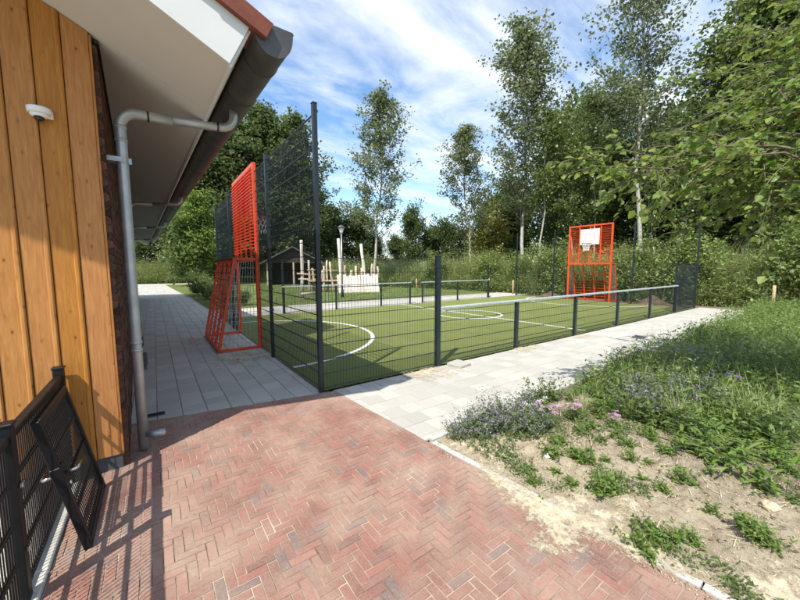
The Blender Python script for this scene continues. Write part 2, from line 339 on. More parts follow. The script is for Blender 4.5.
# ------------------------------------------------------------------ building helpers
class MB:
    def __init__(s): s.v = []; s.f = []
    def quadbox(s, b, tp):
        """prism between two loops of equal length"""
        k = len(s.v); n = len(b)
        s.v += [tuple(p) for p in b] + [tuple(p) for p in tp]
        s.f.append(tuple(k + i for i in reversed(range(n))))
        s.f.append(tuple(k + n + i for i in range(n)))
        for i in range(n):
            j = (i + 1) % n
            s.f.append((k + i, k + j, k + n + j, k + n + i))
        return s
    def box(s, x0, x1, y0, y1, z0, z1):
        return s.quadbox([(x0, y0, z0), (x1, y0, z0), (x1, y1, z0), (x0, y1, z0)], [(x0, y0, z1), (x1, y0, z1), (x1, y1, z1), (x0, y1, z1)])
    def bbox(s, x0, x1, y0, y1, z0, z1, c=0.004):
        """box with all twelve edges chamfered"""
        k = len(s.v)
        xs, ys, zs = (x0, x1), (y0, y1), (z0, z1)
        sg = (1, -1)
        idx = {}
        for i in (0, 1):
            for j in (0, 1):
                for l in (0, 1):
                    for a in range(3):
                        p = [xs[i] + sg[i] * c, ys[j] + sg[j] * c, zs[l] + sg[l] * c]
                        p[a] = (xs[i], ys[j], zs[l])[a]
                        idx[i, j, l, a] = len(s.v); s.v.append(tuple(p))
        f = s.f
        for i in (0, 1):
            q = [idx[i, 0, 0, 0], idx[i, 1, 0, 0], idx[i, 1, 1, 0], idx[i, 0, 1, 0]]; f.append(tuple(q if i else q[::-1]))
            q = [idx[0, i, 0, 1], idx[1, i, 0, 1], idx[1, i, 1, 1], idx[0, i, 1, 1]]; f.append(tuple(q[::-1] if i else q))
            q = [idx[0, 0, i, 2], idx[1, 0, i, 2], idx[1, 1, i, 2], idx[0, 1, i, 2]]; f.append(tuple(q if i else q[::-1]))
        for a in range(3):
            b, d = [q for q in range(3) if q != a]
            for i in (0, 1):
                for j in (0, 1):
                    def key(l, ax):
                        t3 = [0, 0, 0]; t3[a] = l; t3[b] = i; t3[d] = j
                        return idx[t3[0], t3[1], t3[2], ax]
                    f.append((key(0, b), key(1, b), key(1, d), key(0, d)))
        for i in (0, 1):
            for j in (0, 1):
                for l in (0, 1):
                    f.append((idx[i, j, l, 0], idx[i, j, l, 1], idx[i, j, l, 2]))
        return s
    def bar(s, p0, p1, w, h=None, up=(0, 0, 1)):
        h = h or w
        p0, p1 = Vector(p0), Vector(p1)
        d = (p1 - p0).normalized()
        u = Vector(up)
        if abs(d.dot(u)) > 0.95: u = Vector((0, 1, 0))
        sd = d.cross(u).normalized() * w / 2
        u2 = sd.cross(d).normalized() * h / 2
        return s.quadbox([p0 - sd - u2, p0 + sd - u2, p0 + sd + u2, p0 - sd + u2][::-1], [p1 - sd - u2, p1 + sd - u2, p1 + sd + u2, p1 - sd + u2][::-1])
    def tube(s, pts, rad, n=8, cap=True):
        pts = [Vector(p) for p in pts]
        if not hasattr(rad, '__len__'): rad = [rad] * len(pts)
        k = len(s.v)
        prev = None
        for i, p in enumerate(pts):
            d = (pts[min(i + 1, len(pts) - 1)] - pts[max(i - 1, 0)]).normalized()
            if prev is None:
                u = Vector((0, 0, 1)) if abs(d.z) < 0.9 else Vector((1, 0, 0))
                a = d.cross(u).normalized()
            else:
                a = (prev - d * prev.dot(d)).normalized()
            prev = a
            b = d.cross(a)
            for q in range(n):
                th = 2 * math.pi * q / n
                s.v.append(tuple(p + (a * math.cos(th) + b * math.sin(th)) * rad[i]))
        for i in range(len(pts) - 1):
            for q in range(n):
                q2 = (q + 1) % n
                s.f.append((k + i * n + q, k + i * n + q2, k + (i + 1) * n + q2, k + (i + 1) * n + q))
        if cap:
            s.f.append(tuple(k + q for q in reversed(range(n))))
            s.f.append(tuple(k + (len(pts) - 1) * n + q for q in range(n)))
        return s
    def dome(s, c, r, zs=1.0, n=14, m=6, down=False, full=False):
        k = len(s.v); c = Vector(c)
        lo = -m if full else 0
        rings = list(range(lo, m + 1))
        for i in rings:
            ph = math.pi / 2 * i / m
            for q in range(n):
                th = 2 * math.pi * q / n
                z = math.sin(ph) * r * zs * (-1 if down else 1)
                s.v.append((c.x + math.cos(ph) * r * math.cos(th), c.y + math.cos(ph) * r * math.sin(th), c.z + z))
        for i in range(len(rings) - 1):
            for q in range(n):
                q2 = (q + 1) % n
                s.f.append((k + i * n + q, k + i * n + q2, k + (i + 1) * n + q2, k + (i + 1) * n + q))
        return s
    def mesh(s, name, smooth=False):
        me = bpy.data.meshes.new(name)
        me.from_pydata(s.v, [], s.f)
        if smooth:
            for p in me.polygons: p.use_smooth = True
        me.update()
        return me
    def build(s, name, mat, parent=None, smooth=False, kind=None, label=None):
        return obj(name, s.mesh(name, smooth), mat, parent, kind, label)
def obj(name, me, mat=None, parent=None, kind=None, label=None):
    if mat and not me.materials: me.materials.append(M[mat])
    o = bpy.data.objects.new(name, me); COL.objects.link(o)
    if parent: o.parent = parent
    if kind: o['kind'] = kind
    if label: o['label'] = label
    return o
def tag(o, label, cat, group=None):
    o['label'] = label; o['category'] = cat
    if group: o['group'] = group
    return o
def thing(name, label, cat, loc=(0, 0, 0), rz=0.0, group=None):
    o = bpy.data.objects.new(name, None); COL.objects.link(o)
    o.location = loc; o.rotation_euler = (0, 0, rz); o.empty_display_size = 0.2
    return tag(o, label, cat, group)
def dup(root, loc, rz, scale=1.0, label=None):
    r_ = root.copy(); COL.objects.link(r_)
    r_.location = loc; r_.rotation_euler = (0, 0, rz)
    r_.scale = (scale, scale, scale) if not hasattr(scale, '__len__') else scale
    if label: r_['label'] = label
    for ch in list(root.children):
        c = ch.copy(); COL.objects.link(c); c.parent = r_
        for gch in list(ch.children):
            d = gch.copy(); COL.objects.link(d); d.parent = c
    return r_
def np_mesh(name, v, faces):
    """v (N,3) array; faces: list of (M,k) int arrays"""
    me = bpy.data.meshes.new(name)
    v = np.asarray(v, dtype=np.float32)
    me.vertices.add(len(v)); me.vertices.foreach_set('co', v.ravel())
    nl = sum(f.size for f in faces); npoly = sum(len(f) for f in faces)
    me.loops.add(nl); me.polygons.add(npoly)
    me.loops.foreach_set('vertex_index', np.concatenate([f.ravel() for f in faces]).astype(np.int32))
    tot = np.concatenate([np.full(len(f), f.shape[1]) for f in faces])
    st = np.concatenate([[0], np.cumsum(tot)[:-1]])
    me.polygons.foreach_set('loop_start', st.astype(np.int32))
    me.polygons.foreach_set('loop_total', tot.astype(np.int32))
    me.update(calc_edges=True); me.validate()
    return me
def unit(a): return a / np.maximum(np.linalg.norm(a, axis=1, keepdims=True), 1e-9)
def leaves(P, D, L, W, fold=0.25, six=True):
    """leaf blades: base P, direction D, folded along the midrib"""
    n = len(P); D = unit(D)
    rnd = rng.normal(size=(n, 3)) * 0.55 + np.array([0, 0, 1.0])
    S = unit(np.cross(D, rnd)); N = np.cross(S, D)
    L = np.broadcast_to(L, (n,))[:, None]; W = np.broadcast_to(W, (n,))[:, None]
    if six:
        V = np.stack([P, P + D * L * .33 + S * W * .5 + N * W * fold, P + D * L * .72 + S * W * .36 + N * W * fold * .6,
                      P + D * L - N * L * .10, P + D * L * .72 - S * W * .36 + N * W * fold * .6, P + D * L * .33 - S * W * .5 + N * W * fold], 1)
        k = np.arange(n)[:, None] * 6
        F = np.concatenate([k + np.array([[0, 1, 2, 3]]), k + np.array([[0, 3, 4, 5]])])
    else:
        V = np.stack([P, P + D * L * .45 + S * W * .5 + N * W * fold, P + D * L, P + D * L * .45 - S * W * .5 + N * W * fold], 1)
        k = np.arange(n)[:, None] * 4
        F = k + np.array([[0, 1, 2, 3]])
    return V.reshape(-1, 3), F
def strips(P, az, L, W, el0, curv, K=4, shape='blade'):
    """curved tapering blades growing from P; el0 start elevation, curv total bend (radians)"""
    n = len(P)
    az = np.broadcast_to(az, (n,)); L = np.broadcast_to(L, (n,)); W = np.broadcast_to(W, (n,))
    el0 = np.broadcast_to(el0, (n,)); curv = np.broadcast_to(curv, (n,))
    side = np.stack([-np.sin(az), np.cos(az), np.zeros(n)], 1)
    p = P.copy(); rows = []
    for k in range(K + 1):
        t_ = k / K
        w = {'blade': 1 - t_ ** 1.6 * 0.96, 'oval': max(0.06, math.sin(math.pi * min(1, 0.12 + 0.88 * t_)) ** 0.7)}[shape]
        rows.append(np.stack([p + side * (W * w / 2)[:, None], p - side * (W * w / 2)[:, None]], 1))
        el = el0 - curv * (t_ + 0.5 / K)
        p = p + np.stack([np.cos(el) * np.cos(az), np.cos(el) * np.sin(az), np.sin(el)], 1) * (L / K)[:, None]
    V = np.stack(rows, 1).reshape(n, -1, 3)
    nv = 2 * (K + 1)
    f = np.array([[2 * k, 2 * k + 1, 2 * k + 3, 2 * k + 2] for k in range(K)])
    F = (np.arange(n)[:, None, None] * nv + f[None]).reshape(-1, 4)
    return V.reshape(-1, 3), F
def join(parts):
    V = []; F = []; k = 0
    for v, f in parts:
        V.append(v); F.append(f + k); k += len(v)
    return np.concatenate(V), [np.concatenate(F)]
def vnoise(x, y, s, seed=0):
    """cheap smooth value noise"""
    r_ = np.random.default_rng(seed); T = r_.random((64, 64))
    u = np.asarray(x) * s; v = np.asarray(y) * s
    i = np.floor(u).astype(int); j = np.floor(v).astype(int)
    a = u - i; b = v - j; a = a * a * (3 - 2 * a); b = b * b * (3 - 2 * b)
    g_ = lambda p, q: T[p % 64, q % 64]
    return (g_(i, j) * (1 - a) + g_(i + 1, j) * a) * (1 - b) + (g_(i, j + 1) * (1 - a) + g_(i + 1, j + 1) * a) * b
def grid_mesh(name, X, Y, Z, keep=None):
    ny, nx = X.shape
    V = np.stack([X, Y, Z], 2).reshape(-1, 3)
    q = (np.arange(ny - 1)[:, None] * nx + np.arange(nx - 1)[None]).ravel()
    F = np.stack([q, q + 1, q + nx + 1, q + nx], 1)
    if keep is not None:
        kf = keep.ravel(); F = F[kf[F].all(1)]
    me = np_mesh(name, V, [F])
    me.polygons.foreach_set('use_smooth', np.ones(len(me.polygons), dtype=bool))
    return me
def sheet(name, pts, z, mat, kind='structure'):
    me = bpy.data.meshes.new(name)
    me.from_pydata([(x, y, z) for x, y in pts], [], [tuple(range(len(pts)))]); me.update()
    return obj(name, me, mat, None, kind)

# ================================================================== SETTING
W_, D_ = 16.40, 8.65                              # size of the ball court
sheet('ground', [(-600, -600), (600, -600), (600, 600), (-600, 600)], -0.09, 'rough_ground')
sheet('lawn', [(-0.05, 11.55), (17.6, 11.0), (17.5, 16), (15.5, 23), (13.5, 32), (11.2, 38), (7, 41), (-1.0, 41)], -0.012, 'lawn')
sheet('far_path', [(-9, 41.05), (7.2, 41.05), (6.5, 43), (-9, 44.5)], -0.008, 'pale_gravel')
sheet('court_turf', [(0.02, 0.02), (W_, 0.02), (W_, D_ - 0.02), (0.02, D_ - 0.02)], 0.004, 'turf')
def line_ribbon(pts, w):
    V = []; F = []
    pts = [Vector((x, y, 0)) for x, y in pts]
    for i, p in enumerate(pts):
        d = (pts[min(i + 1, len(pts) - 1)] - pts[max(i - 1, 0)]).normalized()
        s_ = Vector((-d.y, d.x, 0)) * w / 2
        V += [tuple(p + s_), tuple(p - s_)]
    for i in range(len(pts) - 1): F.append((2 * i, 2 * i + 1, 2 * i + 3, 2 * i + 2))
    return V, F
def court_line(name, pts, z=0.009, w=0.08):
    V, F = line_ribbon(pts, w)
    me = bpy.data.meshes.new(name); me.from_pydata([(x, y, z) for x, y, _ in V], [], F); me.update()
    o = obj(name, me, 'white_line', None, 'structure')
arc = lambda cx, r_, a0, a1, n=40: [(cx + r_ * math.cos(R(a0 + (a1 - a0) * i / n)), 4.33 + r_ * math.sin(R(a0 + (a1 - a0) * i / n))) for i in range(n + 1)]
court_line('goal_arc_line', arc(0.0, 2.95, -89, 89), w=0.09)
court_line('goal_arc_line', arc(W_, 2.95, 91, 269), w=0.09)
court_line('halfway_line', [(7.6, 0.1), (7.6, D_ - 0.1)])
court_line('centre_circle_line', arc(7.6, 1.15, 0, 360), z=0.0105)

# --- paving: bed sheets and pieces
RED = [(0.17, -0.06), (-2.02, 0.30), (-2.40, -0.05), (-2.36, -0.7), (-2.355, -6.6), (0.66, -6.6)]      # outline of the brick paving
KERB_X = lambda y: 0.165 + 0.0785 * -y
def clip(poly, p, n):
    """keep the side of the line through p with inward normal n"""
    out = []
    for i in range(len(poly)):
        a, b = poly[i], poly[(i + 1) % len(poly)]
        da = (a[0] - p[0]) * n[0] + (a[1] - p[1]) * n[1]
        db = (b[0] - p[0]) * n[0] + (b[1] - p[1]) * n[1]
        if da >= 0: out.append(a)
        if (da >= 0) != (db >= 0):
            t_ = da / (da - db); out.append((a[0] + (b[0] - a[0]) * t_, a[1] + (b[1] - a[1]) * t_))
    return out
def area(p): return abs(sum(p[i][0] * p[(i + 1) % len(p)][1] - p[(i + 1) % len(p)][0] * p[i][1] for i in range(len(p)))) / 2
def clip_poly(poly, lines):
    for p, n in lines:
        poly = clip(poly, p, n)
        if len(poly) < 3: return []
    return poly
def slab(mb, poly, z1, th=0.05, c=0.004):
    """paving piece from a convex outline: sides, chamfer and top"""
    cx = sum(p[0] for p in poly) / len(poly); cy = sum(p[1] for p in poly) / len(poly)
    if sum(poly[i][0] * poly[(i + 1) % len(poly)][1] - poly[(i + 1) % len(poly)][0] * poly[i][1] for i in range(len(poly))) < 0: poly = poly[::-1]
    rm = max(max(abs(p[0] - cx), abs(p[1] - cy)) for p in poly)
    f = max(0.3, 1 - c / max(rm, 0.01))
    k = len(mb.v); n = len(poly)
    mb.v += [(x, y, z1 - th) for x, y in poly] + [(x, y, z1 - c) for x, y in poly] + [(cx + (x - cx) * f, cy + (y - cy) * f, z1) for x, y in poly]
    for r_ in (0, 1):
        for i in range(n):
            j = (i + 1) % n
            mb.f.append((k + r_ * n + i, k + r_ * n + j, k + (r_ + 1) * n + j, k + (r_ + 1) * n + i))
    mb.f.append(tuple(k + 2 * n + i for i in range(n)))
CAM2 = (-1.788, -4.372)
def seen(cx, cy):
    """rough visibility and apparent size of a ground piece"""
    dx, dy = cx - CAM2[0], cy - CAM2[1]
    a = R(35.64); fz = dx * math.sin(a) + dy * math.cos(a); rx = dx * math.cos(a) - dy * math.sin(a)
    if fz < 0.8: return 0
    u = rx / fz
    if abs(u) > 1.25 or fz < 1.72: return 0
    return 1 / fz ** 2
def lay(parent, name, pieces, mat, th, limit=300, jz=0.002, chamfer=0.004):
    """pieces: list of outlines; the largest in view are objects, the rest one joined part"""
    sc = []
    for p in pieces:
        cx = sum(q[0] for q in p) / len(p); cy = sum(q[1] for q in p) / len(p)
        sc.append((seen(cx, cy) * area(p) ** .5, p, cx, cy))
    sc.sort(key=lambda t_: -t_[0])
    rest = MB(); shared = {}
    for i, (s_, p, cx, cy) in enumerate(sc):
        z = random.uniform(-jz, jz)
        if i < limit and s_ > 0:
            loc = [(round(q[0] - cx, 4), round(q[1] - cy, 4)) for q in p]
            key = tuple(loc)
            if key not in shared:
                mb = MB(); slab(mb, loc, 0, th, chamfer); shared[key] = mb.mesh(name)
            o = obj(name, shared[key], mat, parent)
            o.location = (cx, cy, z)
            o.rotation_euler = (random.gauss(0, 0.004), random.gauss(0, 0.004), random.gauss(0, 0.006))
        else:
            slab(rest, p, z, th, chamfer)
    if rest.v: rest.build(name + '_field', mat, parent, kind='stuff')
# herringbone bricks
bed = sheet('brick_paving', [(x, y) for x, y in RED], -0.0045, 'bed_sand')
bw = 0.0540; gap = 0.0026
lines = [((0.165, 0), (-1, -0.0785)), ((0.17, -0.06), (-0.162, -0.987)), ((-2.352, 0), (1, 0))]
lines_in = [((0.165 - 0.058, 0), (-1, -0.0785))] + lines[1:]
pcs = []
i0, j0 = int(-2.6 / bw) - 2, int(-6.6 / bw) - 2
for i in range(i0, int(0.8 / bw) + 2):
    for j in range(j0, int(0.5 / bw) + 2):
        k = (i - j) % 6
        if k == 0: rect = (i * bw, (i + 3) * bw, j * bw, (j + 1) * bw)
        elif k == 5: rect = (i * bw, (i + 1) * bw, j * bw, (j + 3) * bw)
        else: continue
        x0, x1, y0, y1 = rect
        p = [(x0 + gap, y0 + gap), (x1 - gap, y0 + gap), (x1 - gap, y1 - gap), (x0 + gap, y1 - gap)]
        p = clip_poly(p, lines_in)
        if len(p) >= 3 and area(p) > 0.0006 and p[0][1] > -6.5: pcs.append(p)
y = -0.12
while y > -6.4:                                     # stretcher course along the planting side
    y2 = y - 0.162
    p = [(KERB_X(y) - 0.055, y - gap), (KERB_X(y) - gap, y - gap), (KERB_X(y2) - gap, y2 + gap), (KERB_X(y2) - 0.055, y2 + gap)]
    pcs.append(p); y = y2
lay(bed, 'brick', pcs, 'paver_red', 0.06, jz=0.0022)
# grey tiles
TS = 0.25
def tile_field(name, x0, x1, y0, y1, along, lines, ts=TS, tl=None, limit=300, shift=0.0):
    tl = tl or ts
    g = 0.004; out = []
    if along == 'x':
        rows = int((y1 - y0) / ts) + 2; n = int((x1 - x0) / tl) + 3
    else:
        rows = int((x1 - x0) / ts) + 2; n = int((y1 - y0) / tl) + 3
    for r_ in range(-1, rows):
        for q in range(-2, n):
            o_ = (r_ % 2) * tl / 2 + shift
            if along == 'x': a = (x0 + q * tl + o_, y1 - (r_ + 1) * ts, x0 + (q + 1) * tl + o_, y1 - r_ * ts)
            else: a = (x0 + r_ * ts, y0 + q * tl + o_, x0 + (r_ + 1) * ts, y0 + (q + 1) * tl + o_)
            p = [(a[0] + g, a[1] + g), (a[2] - g, a[1] + g), (a[2] - g, a[3] - g), (a[0] + g, a[3] - g)]
            p = clip_poly(p, lines)
            if len(p) >= 3 and area(p) > 0.004: out.append(p)
    return out
side_bed = sheet('side_path', [(-2.6, -0.1), (0.02, -0.11), (0.02, 11.5), (-0.05, 20), (-1.0, 41.0), (-4, 41.0), (-4, 20)], -0.007, 'joint_sand')
ll = [((0.17, -0.06), (0.162, 0.987)), ((-0.012, 0), (-1, 0)), ((-2.09, -0.68), (0.9995, 0.03)), ((0, 40.9), (0, -1)), ((-0.03, 12), (-0.9996, -0.027))]
side_tiles = tile_field('tile', -3.6, 0.0, -0.2, 24, 'y', ll, TS, 0.25)
side_far = tile_field('tile', -4.2, 0.0, 24, 41, 'y', ll, TS * 2, 0.50)
lay(side_bed, 'tile', side_tiles + [p for p in side_far if min(q[1] for q in p) > 24.2], 'tile_grey', 0.05)
front_bed = sheet('front_path', [(0.16, -0.02), (17.2, -0.02), (17.2, -1.66), (0.31, -1.88)], -0.007, 'joint_sand')
lf = [((0.165 + 0.004, 0), (1, 0.0785)), ((0, -0.03), (0, -1)), ((0.31, -1.86), (-0.0125, 1)), ((16.9, 0), (-1, 0)), ]
front_tiles = tile_field('tile', 0.0, 16.9, -1.95, -0.03, 'x', lf, TS, 0.25, shift=0.07)
lay(front_bed, 'tile', front_tiles, 'tile_grey', 0.05)
back_bed = sheet('back_path', [(0.03, D_ + 0.03), (17.7, D_ + 0.03), (17.8, 10.95), (0.03, 11.5)], -0.007, 'joint_sand')
lb = [((0, D_ + 0.04), (0, 1)), ((0, 11.5), (-0.03, -1)), ((0.04, 0), (1, 0)), ((17.7, 0), (-1, 0))]
lay(back_bed, 'tile', tile_field('tile', 0, 17.7, D_, 11.6, 'x', lb, TS, 0.25), 'tile_grey', 0.05, limit=200)
# concrete edging
kb = MB(); 
kerb_root = thing('garden_edging', 'pale concrete edging between the red bricks and the planting bed', 'edging', (0, 0, 0))
y = -1.95
while y > -6.2:
    y2 = y - 0.99
    m_ = MB(); xa, xb = KERB_X(y), KERB_X(y2)
    m_.quadbox([(xa + 0.003, y, -0.12), (xb + 0.003, y2, -0.12), (xb + 0.06, y2, -0.12), (xa + 0.06, y, -0.12)], [(xa + 0.003, y, 0.006), (xb + 0.003, y2, 0.006), (xb + 0.06, y2, 0.006), (xa + 0.06, y, 0.006)])
    m_.build('edging_block', 'concrete', kerb_root); y = y2 - 0.01
kerb2 = thing('path_edging', 'pale concrete edging between the grey tile path and the planting bed', 'edging', (0, 0, 0))
x = 0.36
while x < 16.5:
    ya = -1.865 + (x - 0.31) * 0.0125; yb = -1.865 + (x + 0.99 - 0.31) * 0.0125
    m_ = MB(); m_.quadbox([(x, ya - 0.06, -0.12), (x + 0.985, yb - 0.06, -0.12), (x + 0.985, yb - 0.004, -0.12), (x, ya - 0.004, -0.12)], [(x, ya - 0.06, 0.012), (x + 0.985, yb - 0.06, 0.012), (x + 0.985, yb - 0.004, 0.012), (x, ya - 0.004, 0.012)])
    m_.build('edging_block', 'concrete', kerb2); x += 1.0
kerb3 = thing('gate_edging', 'pale concrete kerb running under the black fence beside the bricks', 'edging', (0, 0, 0))
y = -0.78
while y > -6:
    m_ = MB(); m_.bbox(-2.43, -2.362, y - 0.99, y, -0.12, 0.028, 0.006); m_.build('edging_block', 'concrete', kerb3); y -= 1.0
sheet('yard', [(-9, -7), (-2.43, -7), (-2.43, -0.69), (-9, -0.9)], -0.01, 'pale_gravel')

# --- planting bed
ys = np.concatenate([np.linspace(-1.93, -4.6, 230), np.linspace(-4.7, -9, 30)])
ss = np.concatenate([np.linspace(0, 3.2, 260), np.geomspace(3.25, 22, 110)])
YY, SS = np.meshgrid(ys, ss, indexing='ij')
XX = KERB_X(YY) + 0.062 + SS
yl = -1.865 + (XX - 0.31) * 0.0125 - 0.062
YY = np.minimum(YY, yl)
def bed_z(X, Y):
    e = np.clip((X - KERB_X(Y) - 0.06) / 0.5, 0, 1) * np.clip((-1.93 - Y) / 0.3, 0.1, 1)
    z = vnoise(X, Y, 1.1, 1) * 0.10 + vnoise(X, Y, 3.1, 2) * 0.05 + vnoise(X, Y, 8, 3) * 0.028 + vnoise(X, Y, 19, 4) * 0.016
    cl_ = np.clip(vnoise(X, Y, 13, 5) - 0.45, 0, 1) * vnoise(X, Y, 2.0, 6) * 0.11 + np.clip(vnoise(X, Y, 31, 7) - 0.5, 0, 1) * 0.030
    return -0.012 + (z * 0.85 + cl_) * (0.15 + 0.85 * e)
gm = grid_mesh('planting_bed', XX, YY, bed_z(XX, YY))
obj('planting_bed', gm, 'garden_soil', None, 'structure')
# sand blown over the bricks and left round the posts
def sand_patch(x0, x1, y0, y1, fn, label, step=0.012, hmax=0.014):
    X, Y = np.meshgrid(np.arange(x0, x1, step), np.arange(y0, y1, step))
    d = fn(X, Y) + (vnoise(X, Y, 6, 11) - 0.5) * 0.26 + (vnoise(X, Y, 17, 12) - 0.5) * 0.20 + (vnoise(X, Y, 55, 14) - 0.5) * 0.26
    Z = np.minimum(d * 0.05, hmax) + (vnoise(X, Y, 25, 13) - .5) * 0.004
    if x1 < 1.3 and y1 < -1.5: Z = Z + np.where(X > KERB_X(Y) + 0.062, np.maximum(bed_z(X, Y), 0.0), np.where(X > KERB_X(Y), 0.006, 0.0))
    me = grid_mesh('sand_patch', X, Y, Z + 0.003, d > 0.0)
    at = me.attributes.new('edge', 'FLOAT', 'POINT'); at.data.foreach_set('value', np.clip(d, 0, 1).astype(np.float32).ravel())
    o = obj('sand_patch', me, 'sand', None, 'stuff')
    tag(o, label, 'sand')
edge = [(0.40, -1.95), (0.36, -2.2), (0.33, -2.45), (0.22, -2.68), (0.12, -2.85), (0.05, -3.05), (-0.02, -3.2), (0.02, -3.4), (0.18, -3.55), (0.36, -3.72), (0.47, -4.0), (0.52, -4.6)]
ex = np.array([e[0] for e in edge][::-1]); ey = np.array([e[1] for e in edge][::-1])
sand_patch(-0.3, 1.25, -4.45, -1.98, lambda X, Y: np.minimum((X - np.interp(Y, ey, ex)) * 1.0 + 0.02, (KERB_X(Y) + 0.42 + 0.15 * np.sin(Y * 7) - X) * 0.8), 'pale sand spilled from the planting bed over the red bricks')
disc = lambda cx, cy, rx, ry: (lambda X, Y: 0.30 - np.hypot((X - cx) / rx, (Y - cy) / ry) * 0.30)
sand_patch(-1.4, 0.3, 1.5, 3.4, disc(-0.5, 2.6, 0.72, 0.6), 'trampled sand in front of the near goal frame', hmax=0.012)
sand_patch(0.9, 2.7, -0.75, 0.0, disc(1.75, -0.24, 0.75, 0.36), 'patch of yellow sand beside the low corner fence post', hmax=0.02)
sand_patch(3.6, 5.4, -0.5, 0.0, disc(4.5, -0.16, 0.7, 0.22), 'thin sand under the first rail post', hmax=0.012)
sand_patch(-1.6, -0.8, 4.4, 5.6, disc(-1.15, 5.0, 0.3, 0.5), 'small heap of sand behind the near goal frame', hmax=0.05)
sand_patch(6.0, 7.5, -0.5, 0.0, disc(6.75, -0.2, 0.5, 0.16), 'thin sand under the second rail post', hmax=0.012)

# ================================================================== BUILDING
BR = R(1.8)
bld = thing('school_building', 'brick and timber school building with white gable and long gutter', 'building', (-2.06, -0.70, 0), BR)
ZS = lambda x: 3.5 - 0.486 * x                     # underside of the roof, in building coordinates
YF = -0.95
LEN = 22.0
# walls
mb = MB()
mb.quadbox([(-12, 0.039, 0.0), (0.0, 0.039, 0.0), (0.0, LEN, 0.0), (-12, LEN, 0.0)], [(-12, 0.039, 3.45), (0.0, 0.039, 3.45), (0.0, LEN, 3.45), (-12, LEN, 3.45)])
mb.build('wall_core', 'mortar', bld)
for side, pts in ((0.04, 1), (LEN - 0.02, 1)):
    mb = MB()
    mb.quadbox([(-12, side - 0.012, 3.3), (-0.015, side - 0.012, 3.3), (-0.015, side - 0.012, 3.48), (-6, side - 0.012, ZS(-6) - 0.02), (-12, side - 0.012, 3.48)][::-1],
               [(-12, side, 3.3), (-0.015, side, 3.3), (-0.015, side, 3.48), (-6, side, ZS(-6) - 0.02), (-12, side, 3.48)][::-1])
    mb.build('gable_wall', 'shed_dark', bld)
# timber boards: wide boards with a rounded raised edge over the joint
PB = 0.159
for i in range(36):
    xr = -0.035 - i * PB; xl = xr - PB + 0.004
    m_ = MB()
    prof = [(xl, 0.022), (xl, 0.004), (xl + 0.004, 0.0), (xr - 0.034, 0.0), (xr - 0.030, -0.006), (xr - 0.026, -0.011), (xr - 0.010, -0.012), (xr - 0.003, -0.008), (xr, 0.0), (xr, 0.022)]
    if i == 0: prof = [(xl, 0.022), (xl, 0.004), (xl + 0.004, 0.0), (xr - 0.004, 0.0), (xr, 0.004), (xr, 0.022)]
    m_.quadbox([(x - 0.0, y_, 0.125) for x, y_ in prof], [(x, y_, ZS(x) - 0.004) for x, y_ in prof])
    m_.build('board', 'timber', bld)
mb = MB(); mb.box(-0.034, -0.020, -0.002, 0.028, 0.12, 3.49); mb.build('corner_trim', 'timber', bld)
mb = MB(); mb.box(-8, -0.030, 0.010, 0.029, -0.05, 0.123); mb.build('plinth', 'plinth', bld)
# brick side wall: the near bricks are real, one joined field
mb = MB()
bh, bl = 0.0625, 0.22
for c in range(56):
    z0 = c * bh
    if z0 + bh > 3.48: break
    off = (c % 2) * bl / 2
    q = -1
    while True:
        y0 = 0.03 + q * bl + off + 0.005; y1 = y0 + bl - 0.01; q += 1
        if y0 > 3.2: break
        y0 = max(y0, 0.034)
        if y1 - y0 < 0.03: continue
        dp = random.uniform(-0.002, 0.002)
        mb.box(-0.05, 0.010 + dp, y0 + random.uniform(-.002, .002), y1, z0 + 0.005, z0 + bh - 0.005)
        if y0 < 0.05: pass
mb.build('brick_field', 'brick_wall', bld, kind='stuff')
mb = MB(); mb.box(-0.05, 0.008, 3.43, LEN, 0.0, 3.46); mb.build('side_wall', 'brick_wall', bld)
mb = MB(); mb.box(-0.03, 0.02, LEN - 0.05, LEN + 0.03, 0, 3.4); mb.build('end_post', 'fence_coat', bld)
mb = MB(); mb.box(-0.004, 0.026, 0.03, LEN, 3.455, 3.478); mb.build('wall_cap_strip', 'plastic_black', bld)
# soffit panels (each about 1.2 m), barge board, fascia, gutter
XF = 0.758
yq = [YF + 0.02, 0.0] + [0.0 + 2.44 * i for i in range(1, 9)] + [LEN + 0.4]
for a, b in zip(yq[:-1], yq[1:]):
    m_ = MB()
    x_in = -6.0 if a < -0.1 else -0.3
    g = 0.0025
    m_.quadbox([(x_in, a + g, ZS(x_in)), (XF, a + g, ZS(XF)), (XF, b - g, ZS(XF)), (x_in, b - g, ZS(x_in))], [(x_in, a + g, ZS(x_in) + 0.012), (XF, a + g, ZS(XF) + 0.012), (XF, b - g, ZS(XF) + 0.012), (x_in, b - g, ZS(x_in) + 0.012)])
    m_.build('soffit_panel', 'soffit', bld)
XT, ZT = 0.898, 3.40                                # top of the eave fascia
sl = lambda x, d: (x + 0.437 * d, ZS(x) + 0.90 * d)  # offset square to the slope
d_ = 0.317
def slope_plate(x_lo, x_hi, y0, y1, d0, d1):
    a = [sl(x_lo, d0), sl(x_hi, d0), sl(x_hi, d1), sl(x_lo, d1)]
    return [(x, y0, z) for x, z in a], [(x, y1, z) for x, z in a]
m_ = MB(); a, b = slope_plate(XF, -6.0, YF, YF + 0.022, -0.004, d_); m_.quadbox(a, b); m_.build('barge_board', 'barge_white', bld)
m_ = MB(); a, b = slope_plate(XF + 0.018, XF - 0.001, YF + 0.024, LEN + 0.4, -0.012, d_); m_.quadbox(a, b); m_.build('fascia', 'barge_white', bld)
m_ = MB(); a, b = slope_plate(XF, -6.0, YF + 0.03, LEN + 0.35, 0.03, d_ + 0.01); m_.quadbox(a, b)
